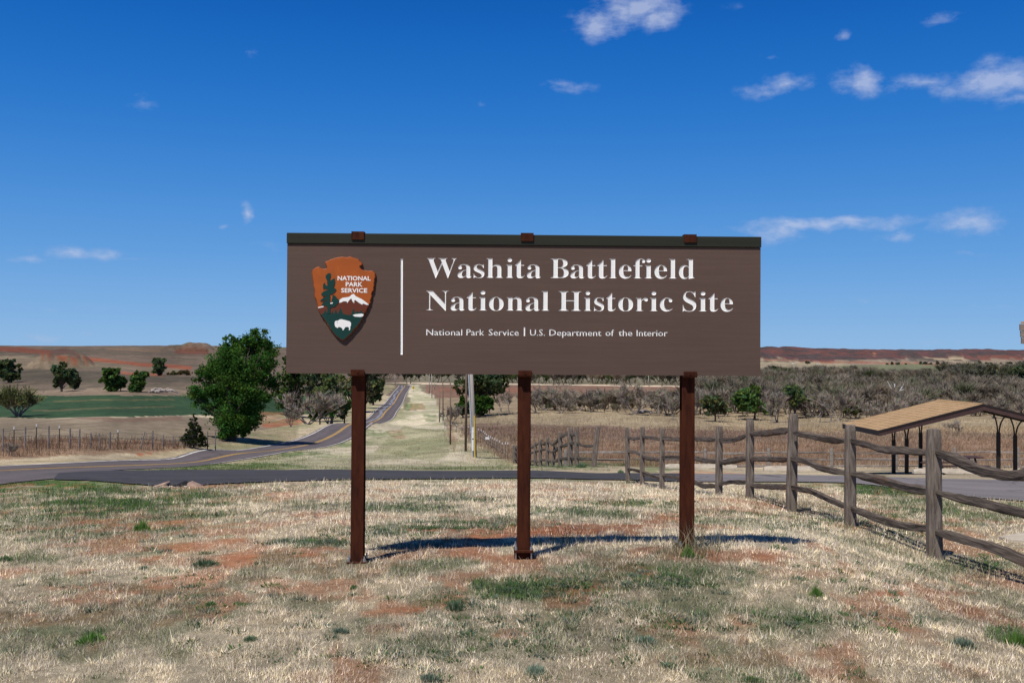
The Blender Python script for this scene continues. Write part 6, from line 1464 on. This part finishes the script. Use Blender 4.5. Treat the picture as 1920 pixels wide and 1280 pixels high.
# ------------------------------------------------------------------ grass
def blades(name, X, Y, hgt, wid, col, lean, label, seed=1, segs=1, mat_=None, dz=0.0, zz=None):
    rs_ = np.random.RandomState(seed); n = len(X)
    Z = (Zi(X, Y) if zz is None else zz)+dz; a = rs_.uniform(0, 2*math.pi, n); wa = rs_.uniform(0, math.pi, n)
    base = np.stack([X, Y, Z-.004], 1); tip = base+np.stack([np.cos(a)*lean*hgt, np.sin(a)*lean*hgt, hgt*np.sqrt(np.maximum(.04, 1-np.minimum(lean, .98)**2))], 1)
    w = np.stack([np.cos(wa)*wid/2, np.sin(wa)*wid/2, np.zeros(n)], 1)
    V = np.stack([base-w, base+w, tip], 1).reshape(-1, 3); F = np.arange(n*3).reshape(n, 3)
    me = mesh_np(name, V, F, mat_ or M['blade'], np.repeat(col, 3, axis=0))
    return tag(obj(name, me), label, kind='stuff')
N = 800000
rs_ = np.random.RandomState(77)
r = np.exp(math.log(4.1)+(math.log(29)-math.log(4.1))*rs_.uniform(0, 1, N)**1.3); a = rs_.uniform(R(-33), R(33), N)
X, Y = r*np.sin(a), r*np.cos(a); Z = Zi(X, Y)
lc = LCi(X, Y)
gray = lc.mean(1)
redness = lc[:, 0]/(lc[:, 1]+1e-6); greenness = lc[:, 1]/(lc[:, 0]+1e-6)
keep = rs_.uniform(0, 1, N) > np.clip((redness-1.42)*1.5, 0, .86)
clump = fbm(X*7, Y*7, 201, 3)
keep &= rs_.uniform(0, 1, N) < np.clip(.75+clump*1.1, .15, 1)
X, Y, Z, lc, r, redness, greenness, clump = [q_[keep] for q_ in (X, Y, Z, lc, r, redness, greenness, clump)]
n_ = len(X)
# keep blades off the drive
dpoly = [tuple(p[:2]) for p in na]+[tuple(p[:2]) for p in fa[::-1]]
hpoly = list(zip(XL, ds))+list(zip(XRW, ds))[::-1]
off_ = inpoly(X, Y, dpoly) | inpoly(X, Y, hpoly)
X, Y, Z, lc, r, redness, greenness, clump = [q_[~off_] for q_ in (X, Y, Z, lc, r, redness, greenness, clump)]
n_ = len(X)
isg = np.clip((greenness-.87)*2.2, 0, 1)
gch = rs_.uniform(0, 1, n_) < isg*.85
base_t = np.array((.72,.63,.47)); straw = base_t*rs_.uniform(.42, 1.5, n_)[:, None]*np.array([1, 1, 1])
straw[:, 2] *= rs_.uniform(.8, 1.25, n_)
lum = np.clip(lc.mean(1)/.28, .55, 1.25)
straw *= lum[:, None]
straw *= np.clip(1+1.1*fbm(X*11, Y*9, 219, 3), .45, 1.7)[:, None]
straw = straw*.82+lc*.48
gcol = np.stack([rs_.uniform(.06, .13, n_), rs_.uniform(.13, .24, n_), rs_.uniform(.025, .07, n_)], 1)
gcol[rs_.uniform(0, 1, n_) < .3] = (.12,.16,.10)
col = np.where(gch[:, None], gcol, straw)
sz = (r/7)**.55
h = rs_.gamma(4, .0062, n_)*sz*(1+.7*gch)*np.clip(1+clump*1.1, .4, 1.9)
blades('dry_grass', X, Y, h, .0042*sz**1.5*rs_.uniform(.7, 1.6, n_), col, rs_.uniform(.15, .95, n_), 'short dry straw coloured grass with green blades over red soil', 5, zz=Z)
print('near blades', n_)
rs3 = np.random.RandomState(99); N3 = 230000
r3 = np.exp(rs3.uniform(math.log(4.1), math.log(12), N3)); a3 = rs3.uniform(R(-33), R(33), N3); X3, Y3 = r3*np.sin(a3), r3*np.cos(a3)
c3 = LCi(X3, Y3); rd = c3[:, 0]/c3[:, 1]; cl3 = fbm(X3*16, Y3*16, 303, 3)
k3 = (rs3.uniform(0, 1, N3) > np.clip((rd-1.45)*1.7, 0, .9)) & (rs3.uniform(0, 1, N3) < np.clip(.45+cl3*1.8, .02, 1))
X3, Y3, r3, c3, cl3 = X3[k3], Y3[k3], r3[k3], c3[k3], cl3[k3]; n3 = len(X3)
s3 = np.array((.80,.72,.56))*rs3.uniform(.35, 1.25, n3)[:, None]; s3 = s3*.75+c3*.4
blades('dry_thatch', X3, Y3, rs3.uniform(.012, .034, n3)*(1+cl3), .0032*(r3/7)*rs3.uniform(.6, 1.5, n3), s3, rs3.uniform(.3, .98, n3), 'fine pale thatch of last year\'s grass lying on the soil', 98)
# coarser tufts further out on the verges and field
def scatter_px(polys, n, lo, hi, seed):
    """points inside plan regions given by their outline on the ground"""
    rs2 = np.random.RandomState(seed)
    r = np.exp(rs2.uniform(math.log(lo), math.log(hi), n)); a = rs2.uniform(R(-33), R(33), n)
    X, Y = r*np.sin(a), r*np.cos(a); Z = Zi(X, Y); px, py = project(X, Y, Z)
    k = np.zeros(n, bool)
    for pl in polys: k |= inpoly(px, py, pl)
    k &= ~(inpoly(X, Y, dpoly) | inpoly(X, Y, hpoly))
    return X[k], Y[k], Z[k], r[k]
def brush(name, label, polys, n, lo, hi, h0, h1, cols, seed, wf=.00035, lean=.5, clumpy=True, own=.45):
    X, Y, Z, r = scatter_px(polys, n, lo, hi, seed); rs2 = np.random.RandomState(seed+1)
    if clumpy:
        f = fbm(X/1.3, Y/1.3, seed, 4); k = rs2.uniform(0, 1, len(X)) < np.clip(.5+f*1.8, .04, 1); X, Y, Z, r, f = X[k], Y[k], Z[k], r[k], f[k]
    m_ = len(X); ci = rs2.randint(0, len(cols), m_); c = (np.array(cols)[ci]*own+LCi(X, Y)*(1.08-own))*rs2.uniform(.65, 1.35, m_)[:, None]
    h = rs2.uniform(h0, h1, m_)*(np.clip(1+f*.9, .4, 1.6) if clumpy else 1)
    print(name, m_)
    return blades(name, X, Y, h, np.maximum(.006, r*wf)*rs2.uniform(.7, 1.6, m_), c, rs2.uniform(.05, lean, m_), label, seed+2, zz=Z)
RB = [(.27,.15,.095), (.22,.115,.075), (.33,.22,.14), (.17,.10,.075)]
ST = [(.40,.32,.20), (.33,.25,.15), (.46,.38,.25)]
brush('tall_dry_grass', 'tall reddish grass along the left wire fence', [[(-200,824),(210,822),(345,826),(380,838),(300,846),(200,845),(100,855),(-200,862)]], 150000, 50, 88, .15, .6, RB+[(.25,.2,.16)], 400, lean=.8)
brush('tall_dry_grass', 'reddish brown grass filling the field behind the rail fences', [[(900,800),(1920,800),(2050,830),(2050,882),(1180,874),(1113,866),(965,866),(900,845),(850,810)]], 420000, 46, 175, .12, .42, RB+ST, 410, lean=.85)
brush('tall_dry_grass', 'golden grass band in front of the bare wood', [[(1500,784),(2050,784),(2050,812),(1500,808)],[(850,772),(1500,780),(1500,800),(850,798)]], 90000, 100, 215, .2, .55, ST, 420, lean=.8)
brush('tall_dry_grass', 'straw coloured grass around the steel posts and pole feet', [[(830,806),(852,820),(880,836),(965,858),(962,878),(900,872),(860,862),(838,836)],[(868,842),(958,842),(962,876),(880,860)]], 110000, 58, 150, .12, .5, ST+RB[:1], 430, lean=.85)
brush('verge_grass', 'pale grass on the mown road verge', [[(770,722),(800,722),(812,760),(842,830),(880,850),(960,866),(960,881),(290,881),(470,866),(560,846),(660,828),(706,796),(740,792),(772,760)]], 260000, 36, 150, .05, .13, [(.46,.39,.26), (.40,.33,.21), (.36,.32,.18), (.22,.24,.10)], 440, wf=.0003, lean=.9)
brush('verge_grass', 'pale grass on the far side of the highway', [[(-100,846),(340,842),(470,806),(600,792),(625,794),(556,822),(442,841),(330,855),(-100,872)]], 90000, 44, 150, .06, .18, [(.42,.34,.22), (.36,.29,.18), (.20,.22,.09), (.33,.22,.14)], 450, wf=.0003, lean=.9)
brush('green_verge_grass', 'fresh green grass fringe along the drive and highway edges', [[(270,882),(330,878),(470,862),(560,846),(640,829),(690,808),(712,794),(722,794),(706,812),(660,836),(590,858),(540,875),(470,881),(330,882)],[(730,792),(752,766),(768,730),(776,730),(762,768),(744,794)],[(330,856),(442,842),(556,822),(625,793),(632,790),(560,818),(442,838),(330,853)],[(600,876),(960,876),(1180,872),(1180,884),(960,881),(600,880)],[(-50,902),(150,903),(280,910),(420,906),(420,914),(250,925),(-50,925)],[(560,898),(1180,898),(1180,904),(560,902)],[(1560,900),(1700,922),(1760,940),(1600,940)]], 170000, 18, 84, .04, .14, [(.085,.15,.04), (.07,.12,.035), (.12,.17,.06)], 460, wf=.0003, lean=.8, own=1.0)
# grey green weed mats close to the sign
def weed_mesh(seed, col, n=420, spiky=False):
    rs2 = np.random.RandomState(seed); V = []; F = []; C = []
    a = rs2.uniform(0, 6.28, n); rr_ = rs2.uniform(0, 1, n)**.6
    bx, by = np.cos(a)*rr_, np.sin(a)*rr_*.8
    hh = (1-rr_**2)*.55+.12; tip = np.stack([bx*1.12+rs2.normal(0, .06, n), by*1.12+rs2.normal(0, .06, n), hh*rs2.uniform(.5, 1.15, n)*(1.6 if spiky else 1)], 1)
    base = np.stack([bx*.8, by*.8, -.03+0*bx], 1); w = rs2.normal(size=(n, 3))*.022; w[:, 2] *= .3
    mid = (base+tip)/2
    V = np.stack([base, mid-w, tip, mid+w], 1).reshape(-1, 3); F = np.arange(4*n).reshape(n, 4)
    c = np.array(col)[None]*rs2.uniform(.6, 1.4, n)[:, None]
    return mesh_np('leaves', V, F, M['leaf'], np.repeat(c, 4, axis=0))
WM = [weed_mesh(1, (.18,.26,.15)), weed_mesh(2, (.14,.24,.09)), weed_mesh(3, (.23,.30,.22)), weed_mesh(4, (.14,.27,.06), 300, True)]
def weed(px, py, wpx, hpx, k, label, grp='low weed clumps in the dry grass'):
    g = H(px, py, lo=3.5, hi=60); d = g[1]; s = wpx*d/FPX/2
    o = obj('weed_clump', WM[k], None, tuple(g), (0, 0, rnd.uniform(0, 6.28))); o.scale = (s, s, hpx*d/FPX/.6)
    tag(o, label, 'weed', grp)
for w_ in [(1004,1262,52,18,2,'grey green tussock at the bottom edge near the middle'),(806,1276,50,16,2,'grey green tussock cut by the bottom edge, left of centre'),(852,1142,42,18,0,'rounded dark green clump in the grass below the gap between left and middle posts'),(385,1060,54,14,0,'flat dark green clump on red soil left of the left post'),(270,1067,22,8,0,'small dark clump left of the flat clump on red soil'),(470,1200,34,10,0,'dark flat clump low in the left foreground'),(1806,1210,56,16,2,'grey green tussock in the right foreground'),(1212,1203,60,12,2,'wide pale green clump in the foreground centre right'),(640,1185,38,10,2,'pale flat clump below the left post'),(1530,1118,34,14,3,'bright green leafy weed left of the small bare red patch'),(266,995,34,14,3,'bright green tuft in the left lawn'),(170,1203,60,12,3,'bright green patch of blades in the left foreground'),(1905,1210,50,20,3,'green tuft at the right picture edge'),(664,1103,20,8,1,'small green tuft straight below the left post'),(1290,1045,34,16,3,'green weed at the foot of the right post'),(395,1134,28,8,1,'small dim green clump left foreground under the red streak'),(1252,1250,44,10,0,'dull clump on reddish ground, bottom right of centre'),(1410,1277,50,10,1,'green clump cut by the bottom edge on the right'),(10,1052,30,12,1,'dark tuft at the left picture edge'),(1090,876,24,10,0,'dark green bush at the foot of the leaning fence post'),(1164,886,16,6,0,'small green tuft on gravel left of the nearest row of rail posts')]:
    weed(*w_)
# smaller ones that read as ground cover
def weeds_stuff(name, label, patches, n, seed, col):
    rs2 = np.random.RandomState(seed); Vs, Fs, Cs = [], [], []; off = 0
    PX, PY = [], []
    for (cx, cy, rx, ry, w) in patches:
        k = int(n*w); PX += list(cx+rs2.normal(0, .5, k)*rx); PY += list(cy+rs2.normal(0, .5, k)*ry)
    g = hit(PX, PY, lo=3.5, hi=60, n=110)
    for i in range(len(PX)):
        if inpoly(g[i:i+1, 0], g[i:i+1, 1], dpoly)[0]: continue
        d = g[i, 1]; s = rs2.uniform(.025, .085)*(d/9)**.35; m_ = 60
        a = rs2.uniform(0, 6.28, m_); q_ = rs2.uniform(0, 1, m_)**.6
        base = np.stack([np.cos(a)*q_*s*.7, np.sin(a)*q_*s*.7, -.01+0*a], 1); tip = base*1.6+np.stack([0*a, 0*a, s*rs2.uniform(.15, .62, m_)], 1); w = rs2.normal(size=(m_, 3))*s*.04
        mid = (base+tip)/2
        V = np.stack([base, mid-w, tip, mid+w], 1).reshape(-1, 3)+g[i]; Vs.append(V); Fs.append(np.arange(4*m_).reshape(m_, 4)+off); off += 4*m_
        c = np.array(col[rs2.randint(len(col))])*rs2.uniform(.7, 1.2); Cs.append(np.repeat(c[None]*rs2.uniform(.7, 1.3, m_)[:, None], 4, axis=0))
    tag(obj(name, mesh_np(name, np.concatenate(Vs), np.concatenate(Fs), M['leaf'], np.concatenate(Cs))), label, kind='stuff')
WPT = [(850,985,120,10,.20),(700,1000,110,10,.16),(590,1018,90,7,.12),(700,952,150,8,.10),(860,936,110,6,.10),(790,955,60,5,.05),(1000,955,120,10,.05),(1190,942,110,6,.07),(1010,1108,120,24,.1),(1120,1085,120,16,.05),(1260,1095,110,22,.06),(1180,1150,220,30,.06),(870,1130,60,14,.04),(900,1170,150,24,.05),(1000,1200,260,34,.05),(1600,1165,180,18,.05),(1390,1170,170,20,.05),(1650,918,100,10,.08),(1750,960,150,24,.06),(1380,985,140,14,.05),(1560,975,90,14,.07),(1700,1000,90,20,.06),(1850,1060,80,16,.06),(300,1080,300,60,.06),(100,990,200,40,.05),(500,1150,300,70,.06),(1500,1080,300,60,.07),(1050,872,110,4,.06),(760,1230,200,30,.05),(1330,965,80,10,.03),(960,1240,900,40,.06)]
weeds_stuff('low_weeds', 'grey green low weeds creeping over the red soil', WPT, 1350, 900, [(.17,.24,.16), (.14,.23,.10), (.11,.21,.06), (.20,.26,.19), (.18,.21,.11)])
# wispy taller stalks at posts
rs2 = np.random.RandomState(15); px_ = np.concatenate([rs2.normal(1310, 26, 170), rs2.normal(1255, 20, 40), rs2.normal(1060, 30, 50), rs2.uniform(1380, 1860, 260), rs2.normal(1180, 12, 40)])
py_ = np.concatenate([rs2.normal(1034, 8, 170), rs2.normal(1046, 6, 40), rs2.normal(1020, 8, 50), rs2.uniform(0, 1, 260), rs2.normal(905, 3, 40)])
sl_ = slice(260, 520); py_[sl_] = np.interp(px_[sl_], [1380, 1480, 1594, 1752, 1860], [935, 962, 990, 1050, 1085])+rs2.normal(0, 9, 260)
g = hit(px_, py_, lo=4, hi=60, n=160); m_ = len(g)
blades('grass_stalks', g[:, 0], g[:, 1], rs2.uniform(.10, .34, m_), .005*(g[:, 1]/8), np.array([(.34,.29,.18), (.16,.19,.08), (.42,.36,.24)])[rs2.randint(0, 3, m_)]*rs2.uniform(.7, 1.2, m_)[:, None], rs2.uniform(.2, .75, m_), 'thin taller stalks at the post feet and along the rail fence', 16)
